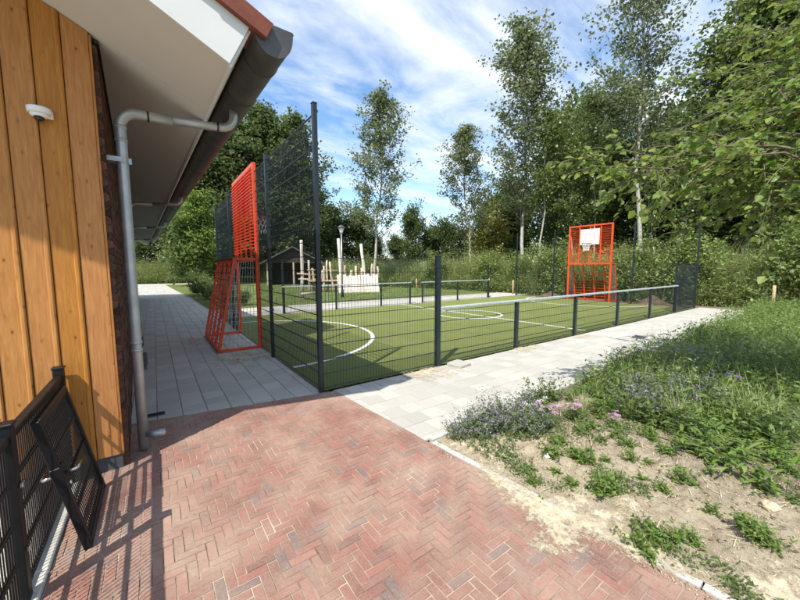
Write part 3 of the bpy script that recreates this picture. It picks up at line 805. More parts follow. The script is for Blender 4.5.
a = [(-6 + 0.0, 6.45), (-12.8, 3.1), (-12.8, 3.4), (-6, 6.75)]
m_.quadbox([(x, YF + 0.03, z) for x, z in a], [(x, LEN + 0.35, z) for x, z in a]); m_.build('roof_deck', 'shed_dark', bld)
roof = MB(); a, b = slope_plate(XF + 0.03, -6.1, YF + 0.26, LEN + 0.3, d_ + 0.05, d_ + 0.09); roof.quadbox(a, b)
roof_o = roof.build('roof', 'roof_tile', bld)
for i in range(20):                                 # verge tiles stepping up the gable edge
    x1 = XF + 0.105 - i * 0.33
    m_ = MB()
    a = [sl(x1, d_ + 0.004), sl(x1 - 0.35, d_ - 0.018), sl(x1 - 0.35, d_ + 0.105), sl(x1, d_ + 0.127)]
    m_.quadbox([(x, YF - 0.045, z) for x, z in a], [(x, YF + 0.25, z) for x, z in a])
    m_.build('roof_tile', 'roof_tile', roof_o)
# gutter: half round, along the whole eave
GX, GZ, GW, GD = 1.068, 3.492, 0.145, 0.215
def gut(rw, rd, n=24): return [(GX - rw * math.cos(math.pi * i / n), GZ - rd * math.sin(math.pi * i / n) ** 0.8) for i in range(n + 1)]
po, pi_ = gut(GW, GD), gut(GW - 0.006, GD - 0.006)
mb = MB(); k = 0
y0, y1 = YF + 0.01, LEN + 0.45
n = len(po)
for pr in (po, pi_):
    for yy in (y0, y1): mb.v += [(x, yy, z) for x, z in pr]
for i in range(n - 1):
    mb.f.append((i, i + 1, n + i + 1, n + i)); mb.f.append((2 * n + i, 3 * n + i, 3 * n + i + 1, 2 * n + i + 1))
for o_ in (0, n - 1): mb.f.append((o_, n + o_, 3 * n + o_, 2 * n + o_))
gutter = mb.build('gutter', 'zinc_dark', bld, smooth=True)
m_ = MB(); m_.tube([(GX + GW + 0.004, y0, GZ + 0.002), (GX + GW + 0.004, y1, GZ + 0.002)], 0.010, 8); m_.build('gutter_bead', 'zinc_dark', gutter, True)
pc = gut(GW + 0.003, GD + 0.003)
m_ = MB(); m_.quadbox([(x, y0 - 0.012, z) for x, z in pc] + [(GX + GW + 0.003, y0 - 0.012, GZ + 0.008), (GX - GW - 0.003, y0 - 0.012, GZ + 0.008)], [(x, y0, z) for x, z in pc] + [(GX + GW + 0.003, y0, GZ + 0.008), (GX - GW - 0.003, y0, GZ + 0.008)])
m_.build('gutter_end_cap', 'zinc_dark', gutter)
for yy in (YF + 0.32, 0.02, 0.55, 1.5, 3.0, 5.0, 7.5, 10, 13, 16, 19):
    ps = gut(GW + 0.005, GD + 0.005)
    m_ = MB(); m_.quadbox([(x, yy, z) for x, z in ps], [(x, yy + 0.03, z) for x, z in ps]); m_.build('gutter_seam', 'zinc_dark', gutter)
# downpipes
def downpipe(yl, full, r_=0.042):
    dp_x = 0.115; zt = 3.10
    path = [(dp_x, yl, 0.02), (dp_x, yl, 1.2), (dp_x, yl, zt - 0.17)]
    for i in range(1, 6): a_ = math.pi / 2 * i / 5; path.append((dp_x + 0.13 * (1 - math.cos(a_)), yl, zt - 0.17 + 0.13 * math.sin(a_)))
    path += [(0.5, yl, zt - 0.03)]
    m1 = MB().tube(path, r_, 14)
    dpo = m1.build('downpipe', 'zinc_pipe', bld, True)
    pth = [(0.495, yl, zt - 0.03), (0.90, yl, zt + 0.005)]
    for i in range(1, 6): a_ = math.pi / 2 * i / 5; pth.append((0.90 + 0.13 * math.sin(a_), yl, zt + 0.005 + 0.13 * (1 - math.cos(a_))))
    pth.append((1.03, yl, zt + 0.24))
    MB().tube(pth, r_ * 0.93, 14).build('downpipe_bend', 'zinc_pipe', dpo, True)
    if full:
        for z in (0.95, 1.02, 2.80, zt - 0.19): MB().tube([(dp_x, yl, z), (dp_x, yl, z + 0.022)], r_ + 0.006, 14).build('pipe_collar', 'zinc_pipe', dpo, True)
        for x_, zz_ in ((0.31, zt - 0.04), (0.87, zt + 0.004)): MB().tube([(x_, yl, zz_), (x_ + 0.014, yl, zz_ + 0.001)], r_ + 0.004, 14).build('pipe_collar', 'plastic_black', dpo, True)
        m2 = MB(); m2.box(0.011, 0.13, yl - 0.05, yl + 0.05, 2.62, 2.66); m2.box(0.155, 0.178, yl - 0.015, yl + 0.015, 2.615, 2.665); m2.build('pipe_clamp', 'galvanised', dpo)
    return dpo
downpipe(0.24, True)
for yy in (5.4, 10.6, 16.5): downpipe(yy, False, 0.036)
# overflow spout at the foot of the near downpipe
sp = MB().tube([(0.14, 0.22, 0.16), (0.22, 0.20, 0.15), (0.28, 0.19, 0.15), (0.292, 0.187, 0.15)], [0.028, 0.038, 0.030, 0.008], 12).build('overflow_spout', 'galvanised', bld, True)
# low dark blocks and grate along the wall
def lowblock(y0, y1, x1, h, label):
    rt_ = thing('door_step', label, 'step', (-2.06 - 0.031 * (y0 + .7), y0, 0), BR)
    MB().bbox(0.0, x1, 0, y1 - y0, 0, h * 0.55, 0.006).build('step_base', 'dark_concrete', rt_)
    MB().bbox(0.0, x1 + 0.015, -0.01, y1 - y0 + 0.01, h * 0.6, h, 0.006).build('step_top', 'dark_concrete', rt_)
lowblock(2.75, 3.55, 0.20, 0.14, 'nearest low dark step against the side of the brick wall')
lowblock(4.6, 5.5, 0.17, 0.14, 'second low dark step along the brick wall')
lowblock(7.2, 8.0, 0.15, 0.12, 'farthest low dark step along the brick wall')
gr = thing('drain_grate', 'dark drain grate set in the grey tiles beside the wall', 'drain', (-1.86, 0.43, 0.004), BR)
MB().box(-0.09, 0.09, -0.05, 0.05, 0, 0.006).build('frame', 'dark_concrete', gr)
for i in range(5): MB().box(-0.08, 0.08, -0.04 + i * 0.018, -0.03 + i * 0.018, 0.006, 0.011).build('bar', 'fence_coat', gr)
for yy, lab in ((4.15, 'small white wall light low on the brick wall nearest the goal'), (9.8, 'small white wall light low on the brick wall farther away')):
    o = MB().tube([(0, 0, 0.0), (0.05, 0, -0.004), (0.075, 0, -0.02)], [0.035, 0.035, 0.02], 12).build('wall_light', 'plastic_white', None, True)
    o.location = (-2.06 - 0.031 * (yy + .7), yy, 0.22); tag(o, lab, 'light')
# security camera on the boards
sc_ = thing('security_camera', 'white dome security camera mounted on the timber wall', 'camera', (-2.395, -0.711, 2.83), BR); sc_.scale = (0.72, 0.85, 0.9)
m_ = MB().tube([(0, -0.002, -0.012), (0, -0.002, 0.030), (0, -0.002, 0.036)], [0.088, 0.092, 0.080], 22); m_.v = [(x, min(y * 0.72 - 0.052, 0.0), z) for x, y, z in m_.v]; m_.build('housing', 'plastic_white', sc_, True)
m_ = MB().tube([(0, 0, -0.013), (0, 0, -0.034), (0, 0, -0.040)], [0.078, 0.064, 0.045], 22); m_.v = [(x, y * 0.72 - 0.052, z) for x, y, z in m_.v]; m_.build('trim_ring', 'plastic_white', sc_, True)
m_ = MB().dome((-0.004, -0.052, -0.038), 0.040, 0.85, 16, 6, True); m_.build('lens_dome', 'plastic_black', sc_, True)
MB().bbox(-0.03, 0.095, -0.03, -0.002, -0.030, 0.030, 0.004).build('wall_bracket', 'plastic_white', sc_)

# ================================================================== BLACK FENCE AND LOOSE GATE LEAF AT THE LEFT
def wire_grid(mb, p0, p1, z0, z1, dv, dh, wv=0.006, wh=0.008, double=True, off=0.007):
    """welded bar mesh between two upright lines"""
    p0, p1 = Vector((*p0, 0)), Vector((*p1, 0)); L = (p1 - p0).length; d = (p1 - p0) / L; s_ = Vector((-d.y, d.x, 0))
    n = max(1, round(L / dv))
    for i in range(n + 1):
        p = p0 + d * (L * i / n)
        a = [p + d * wv / 2, p + s_ * wv / 2, p - d * wv / 2, p - s_ * wv / 2]
        k = len(mb.v)
        mb.v += [(q.x, q.y, z0) for q in a] + [(q.x, q.y, z1) for q in a]
        for q in range(4): mb.f.append((k + q, k + (q + 1) % 4, k + 4 + (q + 1) % 4, k + 4 + q))
    m = max(1, round((z1 - z0) / dh))
    for j in range(m + 1):
        z = z0 + (z1 - z0) * j / m
        for o_ in ((-off, off) if double else (0,)):
            a0, a1 = p0 + s_ * o_, p1 + s_ * o_
            mb.bar((a0.x, a0.y, z), (a1.x, a1.y, z), wh, wh)
    return mb
fx = -2.42
gf = thing('bar_fence', 'black bar mesh fence with top rail standing on the pale kerb', 'fence', (0, 0, 0))
fposts = (-0.78, -1.96, -3.5, -5.0)
for yy in fposts:
    p = MB().bbox(fx - 0.03, fx + 0.03, yy - 0.03, yy + 0.03, -0.1, 0.945, 0.003).build('post', 'gate_coat', gf)
    MB().bbox(fx - 0.036, fx + 0.036, yy - 0.036, yy + 0.036, 0.945, 0.96, 0.003).build('post_cap', 'gate_coat', p)
    for z in (0.28, 0.62): MB().bbox(fx + 0.031, fx + 0.046, yy - 0.012, yy + 0.024, z, z + 0.024, 0.003).build('clip', 'chrome', p)
for a, b in zip(fposts[:-1], fposts[1:]):
    MB().bbox(fx - 0.022, fx + 0.022, b + 0.031, a - 0.031, 0.86, 0.90, 0.004).build('top_rail', 'gate_coat', gf)
    wire_grid(MB(), (fx, b + 0.05), (fx, a - 0.05), 0.05, 0.855, 0.032, 0.2, 0.007, 0.010).build('mesh_panel', 'gate_coat', gf)
# a gate leaf leaning with its foot on the bricks and its head against the rail
gl = thing('gate_leaf', 'loose black gate leaf leaning against the fence near the timber wall', 'gate', (-2.205, -0.97, 0.004))
gl.rotation_euler = (0, R(-11.5), 0)
Hh, Ll = 0.86, 0.70
for yy in (0.0, -Ll):
    st = MB().bbox(-0.02, 0.02, yy - 0.02, yy + 0.02, 0, Hh, 0.003).build('stile', 'gate_coat', gl)
for z in (0.0, Hh - 0.04): MB().bbox(-0.019, 0.019, -Ll + 0.0205, -0.0205, z, z + 0.04, 0.003).build('cross_rail', 'gate_coat', gl)
wire_grid(MB(), (0, -Ll + 0.03), (0, -0.03), 0.045, Hh - 0.045, 0.032, 0.2, 0.006, 0.009).build('mesh_panel', 'gate_coat', gl)
lk = MB().bbox(-0.024, 0.024, -Ll - 0.024, -Ll + 0.075, 0.40, 0.56, 0.003).build('lock_case', 'gate_coat', gl)
for sgn in (1, -1):
    MB().tube([(sgn * 0.022, -Ll + 0.03, 0.50), (sgn * 0.07, -Ll + 0.03, 0.50), (sgn * 0.078, -Ll + 0.04, 0.50), (sgn * 0.08, -Ll + 0.12, 0.497)], [0.010, 0.009, 0.010, 0.009], 10).build('lever_handle', 'chrome', lk, True)
    MB().tube([(sgn * 0.022, -Ll + 0.03, 0.43), (sgn * 0.034, -Ll + 0.03, 0.43)], 0.012, 10).build('lock_cylinder', 'chrome', lk, True)

# ================================================================== BALL COURT
HT = 3.80
def tall_post(parent, x, y, h=HT, w=0.06):
    p = MB().bbox(x - w / 2, x + w / 2, y - w / 2, y + w / 2, -0.2, h, 0.004).build('post', 'fence_coat', parent)
    MB().bbox(x - w / 2 - 0.004, x + w / 2 + 0.004, y - w / 2 - 0.004, y + w / 2 + 0.004, h, h + 0.012, 0.002).build('post_cap', 'fence_coat', p)
    return p
def fixings(p, x, y, dx, dy, h):
    z = 0.1; m = MB()
    while z < h - 0.05:
        m.bbox(x + dx - 0.012, x + dx + 0.012, y + dy - 0.012, y + dy + 0.012, z, z + 0.035, 0.003); z += 0.4
    m.build('fixing', 'galvanised' if False else 'fence_coat', p)
G0, G1 = 3.29, 5.39
lfence = thing('court_fence', 'tall dark mesh fence around the near orange goal beside the building', 'fence', (0, 0, 0))
for yy in (0.0, 2.34, 6.24, D_):
    p = tall_post(lfence, 0, yy); fixings(p, 0, yy, 0.035, 0, HT)
for a, b in ((0.03, 2.31), (2.37, G0 - 0.06), (G1 + 0.06, 6.21), (6.27, D_ - 0.03)):
    wire_grid(MB(), (0.0, a), (0.0, b), 0.06, HT - 0.12, 0.05, 0.2, 0.0055, 0.008).build('mesh_panel', 'fence_coat', lfence)
rfence = thing('court_fence', 'far dark mesh fence behind the orange goal with the white backboard', 'fence', (W_, 0, 0))
for yy in (0.0, 2.33, 6.24, D_): tall_post(rfence, 0, yy)
for a, b in ((0.03, 2.30), (2.36, G0 - 0.06), (G1 + 0.06, 6.21), (6.27, D_ - 0.03)):
    wire_grid(MB(), (0.0, a), (0.0, b), 0.06, 1.85, 0.05, 0.2, 0.0045, 0.007).build('mesh_panel', 'fence_coat', rfence)
# near side: low corner panel, then rail
nf = thing('rail_fence', 'near side court barrier with silver top rail along the pale path', 'fence', (0, 0, 0))
XB = 2.145
p = MB().bbox(XB - 0.04, XB + 0.04, -0.04, 0.04, -0.2, 1.90, 0.004).build('post', 'fence_coat', nf)
MB().bbox(XB - 0.044, XB + 0.044, -0.044, 0.044, 1.90, 1.912, 0.002).build('post_cap', 'fence_coat', p)
fixings(p, XB, 0, -0.045, 0, 1.9)
wire_grid(MB(), (0.045, 0), (XB - 0.05, 0), 0.05, 1.84, 0.05, 0.2, 0.0055, 0.008).build('mesh_panel', 'fence_coat', nf)
rp = (4.36, 6.76, 9.17, 11.62, 14.13)
for x in rp:
    MB().bbox(x - 0.04, x + 0.04, -0.03, 0.03, -0.2, 0.985, 0.004).build('rail_post', 'fence_coat', nf)
for a, b in zip((XB,) + rp[:-1], rp):
    wire_grid(MB(), (a + 0.05, 0), (b - 0.05, 0), 0.05, 0.955, 0.05, 0.2, 0.0042, 0.007).build('mesh_panel', 'fence_coat', nf)
MB().bbox(XB + 0.045, 14.20, -0.035, 0.035, 0.987, 1.035, 0.012).build('top_rail', 'rail_alu', nf)
p = MB().bbox(14.19, 14.25, 0.04, 0.10, -0.2, 1.88, 0.004).build('post', 'fence_coat', nf)
wire_grid(MB(), (14.25, 0.02), (W_ - 0.04, 0.02), 0.05, 1.84, 0.05, 0.2, 0.009, 0.010).build('mesh_panel', 'fence_coat', nf)
def far_rail(x0, posts, x1, label, tall=None, back=None):
    t_ = thing('rail_fence', label, 'fence', (0, D_, 0))
    for x in posts: MB().bbox(x - 0.035, x + 0.035, -0.03, 0.03, -0.2, 0.985, 0.004).build('rail_post', 'fence_coat', t_)
    for a, b in zip(posts[:-1], posts[1:]): wire_grid(MB(), (a + 0.04, 0), (b - 0.04, 0), 0.05, 0.955, 0.05, 0.2, 0.004, 0.006).build('mesh_panel', 'fence_coat', t_)
    MB().bbox(x0, x1, -0.035, 0.035, 0.987, 1.035, 0.012).build('top_rail', 'rail_alu', t_)
    if tall:
        MB().bbox(tall - 0.035, tall + 0.035, 0.032, 0.09, -0.2, 1.9, 0.004).build('post', 'fence_coat', t_)
    return t_
far_rail(2.1, (2.15, 4.3, 6.5, 8.14), 8.2, 'far side court barrier left of the gap by the playground', 2.15)
far_rail(8.86, (8.91, 11.33, 13.83), 13.9, 'far side court barrier right of the gap by the back path', 13.83)

# goals
def wire_poly(mb, a0, a1, b0, b1, n, w, hor=0):
    """n bars between the two edges a0-a1 and b0-b1"""
    a0, a1, b0, b1 = map(Vector, (a0, a1, b0, b1))
    for i in range(1, n):
        t_ = i / n
        mb.bar(a0.lerp(a1, t_), b0.lerp(b1, t_), w, w)
    return mb
def make_goal(name, label, loc, rz, mats):
    g = thing(name, label, 'goal', loc, rz)          # local: opening faces +x, width along y, centre at 0
    hw, H, HC = 1.05, 3.87, 1.90
    bx0, bx1 = -0.80, -0.44                          # depth of the box at the ground and at its top
    low, up = mats
    s_ = 0.075
    for y_ in (-hw, hw):
        MB().bbox(-s_ / 2, s_ / 2, y_ - s_ / 2, y_ + s_ / 2, 0, H, 0.005).build('goal_post', up, g)
        side = MB()
        side.bar((bx0, y_, 0.0375), (bx1, y_, HC), 0.055)
        side.build('rear_post', low, g)
        MB().bar((bx0 + 0.03, y_, 0.03), (-s_ / 2 - 0.002, y_, 0.03), 0.055).build('base_bar', low, g)
        MB().bar((bx1 + 0.03, y_, HC), (-s_ / 2 - 0.002, y_, HC), 0.055).build('top_side_bar', low, g)
        m = MB()
        wire_poly(m, (bx0, y_, 0.06), (-0.04, y_, 0.06), (bx1, y_, HC), (-0.04, y_, HC), 9, 0.007)
        wire_poly(m, (bx0, y_, 0.06), (bx1, y_, HC), (-0.04, y_, 0.06), (-0.04, y_, HC), 10, 0.007)
        m.build('side_mesh', 'galvanised', g)
    MB().bbox(-s_ / 2 + .001, s_ / 2 - .001, -hw + s_ / 2, hw - s_ / 2, HC - 0.04, HC + 0.04, 0.005).build('crossbar', up, g)
    MB().bbox(-s_ / 2 + .001, s_ / 2 - .001, -hw + s_ / 2, hw - s_ / 2, H - 0.076, H - 0.001, 0.005).build('top_bar', up, g)
    MB().bar((bx0, -hw + 0.03, 0.03), (bx0, hw - 0.03, 0.03), 0.055).build('base_bar', low, g)
    MB().bar((bx1, -hw + 0.03, HC), (bx1, hw - 0.03, HC), 0.055).build('rear_top_bar', low, g)
    for i in (-1, 0, 1):                              # uprights of the rear grid and of the upper panel
        y_ = i * hw / 2
        MB().bar((bx0, y_, 0.06), (bx1, y_, HC - 0.03), 0.045).build('rear_slat', low, g)
        MB().bbox(-0.022, 0.022, y_ - 0.022, y_ + 0.022, HC + 0.04, H - 0.078, 0.003).build('panel_slat', up, g)
    m = MB()
    wire_poly(m, (bx0 - 0.03, -hw, 0.05), (bx1 - 0.03, -hw, HC), (bx0 - 0.03, hw, 0.05), (bx1 - 0.03, hw, HC), 13, 0.016)
    m.build('rear_wires', low, g)
    m = MB()
    for i in range(1, 27):
        z = HC + 0.03 + i * (H - HC - 0.1) / 27
        m.box(-0.075, -0.023, -hw, hw, z, z + 0.012)
    m.build('panel_wires', up, g)
    # backboard and hoop on the court side
    bd = MB().bbox(0.03, 0.055, -0.48, 0.48, 2.86, 3.66, 0.004).build('backboard', 'white_board', g)
    m = MB()
    for y0, y1, z0, z1 in ((-0.23, 0.23, 3.40, 3.425), (-0.23, 0.23, 3.06, 3.085), (-0.23, -0.205, 3.085, 3.40), (0.205, 0.23, 3.085, 3.40)): m.box(0.0552, 0.0575, y0, y1, z0, z1)
    m.build('target_square', 'board_mark', bd)
    m = MB()
    for y0, y1, z0, z1 in ((-0.47, 0.47, 3.63, 3.65), (-0.47, 0.47, 2.87, 2.89), (-0.47, -0.45, 2.89, 3.63), (0.45, 0.47, 2.89, 3.63)): m.box(0.0552, 0.0575, y0, y1, z0, z1)
    m.build('board_border', 'board_mark', bd)
    hp = MB().bbox(0.058, 0.12, -0.10, 0.10, 2.86, 3.0, 0.004).build('hoop_bracket', 'white_board', g)
    ring = [(0.36 + 0.225 * math.cos(2 * math.pi * i / 24), 0.225 * math.sin(2 * math.pi * i / 24), 2.92) for i in range(25)]
    MB().tube(ring, 0.010, 8).build('hoop_ring', 'red_steel', hp, True)
    m = MB()
    for i in range(12):
        a0 = 2 * math.pi * i / 12
        for sg in (1, -1):
            pts = [(0.36 + rr * math.cos(a0 + sg * tw), rr * math.sin(a0 + sg * tw), zz_) for rr, tw, zz_ in ((0.22, 0, 2.91), (0.18, .26, 2.80), (0.14, .52, 2.69), (0.125, .78, 2.55))]
            m.tube(pts, 0.006, 4, False)
    m.build('net', 'white_board', hp)
    return g
make_goal('sports_goal', 'orange red steel goal frame half in the shade beside the building', (0, 4.34, 0.0), 0, ('orange_steel', 'orange_steel'))
make_goal('sports_goal', 'distant orange steel goal with white basketball backboard', (W_, 4.34, 0.0), math.pi, ('orange_steel', 'orange_steel'))
# manhole and loose tile
mh = thing('drain_cover', 'small dark drain cover in the pale path beyond the rail', 'drain', (7.75, -1.08, 0.003), 0.1)
MB().bbox(-0.22, 0.22, -0.13, 0.13, 0, 0.006, 0.002).build('frame', 'dark_concrete', mh)
MB().bbox(-0.19, 0.19, -0.10, 0.10, 0.0065, 0.009, 0.001).build('lid', 'plinth', mh)
lt = MB().bbox(-0.15, 0.15, -0.15, 0.15, 0, 0.045, 0.004).build('loose_tile', 'tile_grey'); lt.location = (2.47, -0.20, 0.004); lt.rotation_euler = (0.02, -0.03, 0.12)
tag(lt, 'loose grey tile lying beside the low corner fence post', 'tile')

# ================================================================== PLAYGROUND, LAMP, SHED
pg = thing('log_play_structure', 'pale log climbing structure with tall bare trunks behind the court', 'playground', (8.6, 18.8, -0.01), R(-18))
def log(parent, x, y, h, r0, lean=(0, 0), mat='log_wood', z0=-0.1, name='log'):
    n = 5
    pts = [(x + lean[0] * i / n + random.gauss(0, 0.02), y + lean[1] * i / n + random.gauss(0, 0.02), z0 + (h - z0) * i / n) for i in range(n + 1)]
    return MB().tube(pts, [r0 * (1 - 0.22 * i / n) for i in range(n + 1)], 9).build(name, mat, parent, True)
for x, y, h, ln in ((-1.95, 0.6, 3.75, (0.05, 0)), (0.75, -0.2, 3.85, (-0.1, 0)), (2.75, 0.4, 3.55, (-0.35, 0.1))): log(pg, x, y, h, 0.13, ln, 'log_pale')
for x, y, h in ((-1.45, 0.2, 2.3), (-1.1, 0.9, 1.75), (-0.75, 0.1, 2.05), (-0.45, 0.2, 1.9), (-0.1, 0.8, 2.3), (0.25, 0.1, 2.2), (1.35, 0.9, 1.95), (1.6, 0.3, 1.6), (2.05, 0.5, 1.9), (2.35, 0.2, 1.75), (3.1, 0.1, 2.05), (3.35, 0.5, 1.95), (3.6, 0.2, 1.85), (-0.55, 1.2, 1.6)):
    log(pg, x, y, h, random.uniform(0.075, 0.11), (random.gauss(0, .08), 0))
for i in range(14):                                   # sloping palisade in front
    x = 0.55 + i * 0.215
    MB().bar((x, -0.95 + random.gauss(0, .02), -0.05), (x + random.gauss(0, .01), -0.35, 1.22 + random.gauss(0, 0.05)), 0.195, 0.09, up=(0, 1, 0)).build('plank', 'log_pale', pg)
MB().box(-1.55, 0.6, 0.05, 1.2, 0.78, 0.86).build('platform', 'log_wood', pg)
MB().box(0.5, 3.6, -0.34, 1.2, 1.05, 1.12).build('platform', 'log_wood', pg)
MB().tube([(-2.3, 0.5, 1.35), (-1.0, 0.3, 1.25)], 0.06, 8).build('beam', 'log_wood', pg, True)
MB().tube([(-2.2, 0.6, 0.95), (-0.4, 0.2, 0.9)], 0.06, 8).build('beam', 'log_wood', pg, True)
MB().tube([(-1.6, 0.25, 1.6), (0.6, 0.05, 1.55)], 0.04, 8).build('beam', 'log_wood', pg, True)
MB().box(1.2, 1.5, -0.72, -0.60, 0.25, 0.5).build('crawl_hole', 'shed_dark', pg)
bm = thing('balance_beam', 'low log seat lying on the lawn left of the climbing structure', 'log', (5.2, 14.0, 0), 0.4)
MB().tube([(-0.6, 0, 0.32), (0.6, 0, 0.33)], 0.08, 9).build('log', 'log_wood', bm, True)
for x in (-0.45, 0.45): MB().tube([(x, 0, -0.05), (x, 0, 0.25)], 0.06, 8).build('leg', 'log_wood', bm, True)
lp = thing('lamp_post', 'grey lamp post with lantern head in front of the log structure', 'lamp', (7.3, 14.2, 0))
MB().tube([(0, 0, -0.1), (0, 0, 0.45), (0, 0, 0.46)], [0.085, 0.085, 0.06], 12).build('base', 'fence_coat', lp, True)
MB().tube([(0, 0, 0.4), (0, 0, 3.75)], [0.05, 0.038], 12).build('pole', 'galvanised', lp, True)
MB().tube([(0, 0, 3.75), (0, 0, 3.80), (0, 0, 4.05)], [0.05, 0.09, 0.17], 14).build('lantern_glass', 'plastic_white', lp, True)
MB().tube([(0, 0, 4.05), (0, 0, 4.09), (0, 0, 4.2), (0, 0, 4.24)], [0.24, 0.25, 0.12, 0.02], 14).build('lantern_cap', 'zinc_dark', lp, True)
sh = thing('pavilion', 'dark open timber pavilion with grey gable roof behind the play structure', 'shed', (10.9, 33.0, -0.05), R(-25))
for x in (-2.6, 0, 2.6):
    for y in (-1.8, 1.8): MB().bbox(x - 0.09, x + 0.09, y - 0.09, y + 0.09, 0, 2.4, 0.01).build('post', 'log_wood', sh)
MB().box(-2.6, 2.6, 1.66, 1.705, 0, 2.4).build('back_wall', 'shed_dark', sh)
MB().box(-2.55, -2.5, -1.7, 1.65, 0, 2.4).build('side_wall', 'shed_dark', sh)
for sg in (1, -1):
    a = [(sg * 3.3, 2.15), (sg * 3.3, 2.29), (0, 4.04), (0, 3.9)]
    if sg < 0: a = a[::-1]
    MB().quadbox([(x, -2.4, z) for x, z in a][::-1], [(x, 2.4, z) for x, z in a][::-1]).build('roof', 'shed_roof', sh)
MB().quadbox([(-2.7, -1.84, 2.4), (2.7, -1.84, 2.4), (0, -1.84, 3.85)], [(-2.7, -1.80, 2.4), (2.7, -1.80, 2.4), (0, -1.80, 3.85)]).build('gable', 'shed_dark', sh)
for x, y, h, lab in ((17.75, 11.9, 0.95, 'thin wooden stake at the far end of the back path'), (17.25, 9.5, 0.9, 'thin wooden stake beside the tall corner post'), (14.6, 16.3, 0.9, 'thin wooden stake at the edge of the lawn'), (16.1, -2.25, 1.05, 'short wooden stake among the weeds at the right edge')):
    o = MB().tube([(0, 0, -0.2), (0.01, 0, h * 0.6), (0.0, 0.0, h)], [0.05, 0.048, 0.044], 8).build('wooden_stake', 'stake_wood', None, True)
    o.location = (x, y, 0); tag(o, lab, 'stake')

# ================================================================== TREES
def make_tree_meshes(key, seed, H, cb, rad, nl, per, leaf, mat_l, mat_b, up=(35, 62), prof='poplar', r0=None, six=False, bend=0.3, clump=0.28, wob=0.15, sub=6):
    """tapered trunk with limbs and a crown of leaf blades; returns two meshes"""
    rg = np.random.default_rng(seed); rd = random.Random(seed)
    r0 = r0 or H * 0.0075
    mb = MB(); lb = MB()
    n = 10; tx, ty = 0.0, 0.0; tr = []
    for i in range(n + 1):
        tr.append(Vector((tx, ty, H * 0.97 * i / n - (0.15 if i == 0 else 0))))
        tx += rg.normal() * wob; ty += rg.normal() * wob
    mb.tube(tr, [r0 * (1 - 0.92 * (i / n) ** 0.9) + 0.008 for i in range(n + 1)], 8)
    def at(z):
        f = min(max(z / (H * 0.97) * n, 0), n - 0.001); i = int(f); return tr[i].lerp(tr[i + 1], f - i)
    P = []; Dd = []
    for l in range(nl):
        u = (l + rd.random()) / nl
        z = cb + (H * 0.985 - cb) * u ** 0.92
        az = l * 2.399963 + rd.gauss(0, 0.35)
        t_ = (z - cb) / (H - cb)
        if prof == 'poplar': w = (0.55 + 0.75 * math.sin(math.pi * min(1, (t_ + 0.12) / 1.02)) ** 0.8) * (1 - 0.55 * t_)
        elif prof == 'oval': w = math.sin(math.pi * (0.16 + 0.80 * t_)) ** 0.6
        else: w = (1 - t_) ** 0.6 * 0.9 + 0.12
        Lb = rad * max(0.16, w) * rd.uniform(0.62, 1.28)
        el = R(rd.uniform(*up)) * (0.8 + 0.4 * t_)
        p = at(z); d = Vector((math.cos(az) * math.cos(el), math.sin(az) * math.cos(el), math.sin(el)))
        pts = [p]; K = 5
        Lb = Lb / max(0.45, math.cos(el))
        for k in range(K):
            d = (d + Vector((rd.gauss(0, .13), rd.gauss(0, .13), bend / K + rd.gauss(0, .06)))).normalized()
            pts.append(pts[-1] + d * Lb / K)
        rb = max(0.008, r0 * 0.24 * (1 - t_) + 0.010)
        lb.tube(pts, [rb * (1 - 0.85 * k / K) for k in range(K + 1)], 5, False)
        for s_ in range(sub):
            f = rd.uniform(0.18, 1.0) ** 0.8 * K; i = min(int(f), K - 1)
            q = pts[i].lerp(pts[i + 1], f - i)
            az2 = rd.uniform(0, 6.283); e2 = rd.uniform(-0.2, 1.0)
            d2 = (Vector((math.cos(az2) * math.cos(e2), math.sin(az2) * math.cos(e2), math.sin(e2))) + d * 0.6).normalized()
            L2 = rd.uniform(0.12, 0.34) * Lb + 0.22
            e = q + d2 * L2
            lb.tube([q, e], [0.008, 0.003], 3, False)
            m = max(3, int(per * rd.uniform(0.5, 1.5)))
            f2 = rg.random(m)[:, None] ** 0.7
            c0 = np.array(q)[None] * (1 - f2) + np.array(e)[None] * f2
            P.append(c0 + rg.normal(size=(m, 3)) * clump * np.array([1, 1, 0.85]))
            Dd.append(rg.normal(size=(m, 3)) + np.array(d2)[None] * 0.5 + np.array([0, 0, -0.35]))
    P = np.concatenate(P); Dd = np.concatenate(Dd)
    Lf = leaf * rg.uniform(0.6, 1.35, len(P))
    V, F = leaves(P, Dd, Lf, Lf * 0.78, 0.22, six)
    mt = mb.mesh(key + '_trunk', True); mt.materials.append(M[mat_b])
    ml = lb.mesh(key + '_limbs', True); ml.materials.append(M['bark_limb'])
    mc = np_mesh(key + '_crown', V, [F]); mc.materials.append(M[mat_l])
    return mt, ml, mc
KINDS = {}
def kind(key, *a, **k): KINDS[key] = (make_tree_meshes(key, *a, **k), a[1])
kind('pop_a', 11, 16.8, 4.0, 2.2, 58, 28, 0.19, 'leaf_poplar', 'bark_pale', (40, 66), clump=0.19, sub=6)
kind('pop_b', 12, 20.0, 5.0, 2.7, 80, 28, 0.195, 'leaf_poplar', 'bark_pale', (42, 66), clump=0.21, sub=7)
kind('pop_c', 13, 21.5, 8.6, 2.9, 62, 23, 0.195, 'leaf_poplar', 'bark_pale', (35, 60), prof='oval', clump=0.23, sub=7)
kind('wood_a', 21, 15.5, 3.2, 2.3, 60, 23, 0.20, 'leaf_wood', 'bark_pale', (25, 58), prof='oval', clump=0.26, sub=7)
kind('wood_b', 22, 14.5, 2.4, 2.6, 60, 23, 0.20, 'leaf_wood', 'bark_olive', (15, 55), prof='oval', clump=0.28, sub=7)
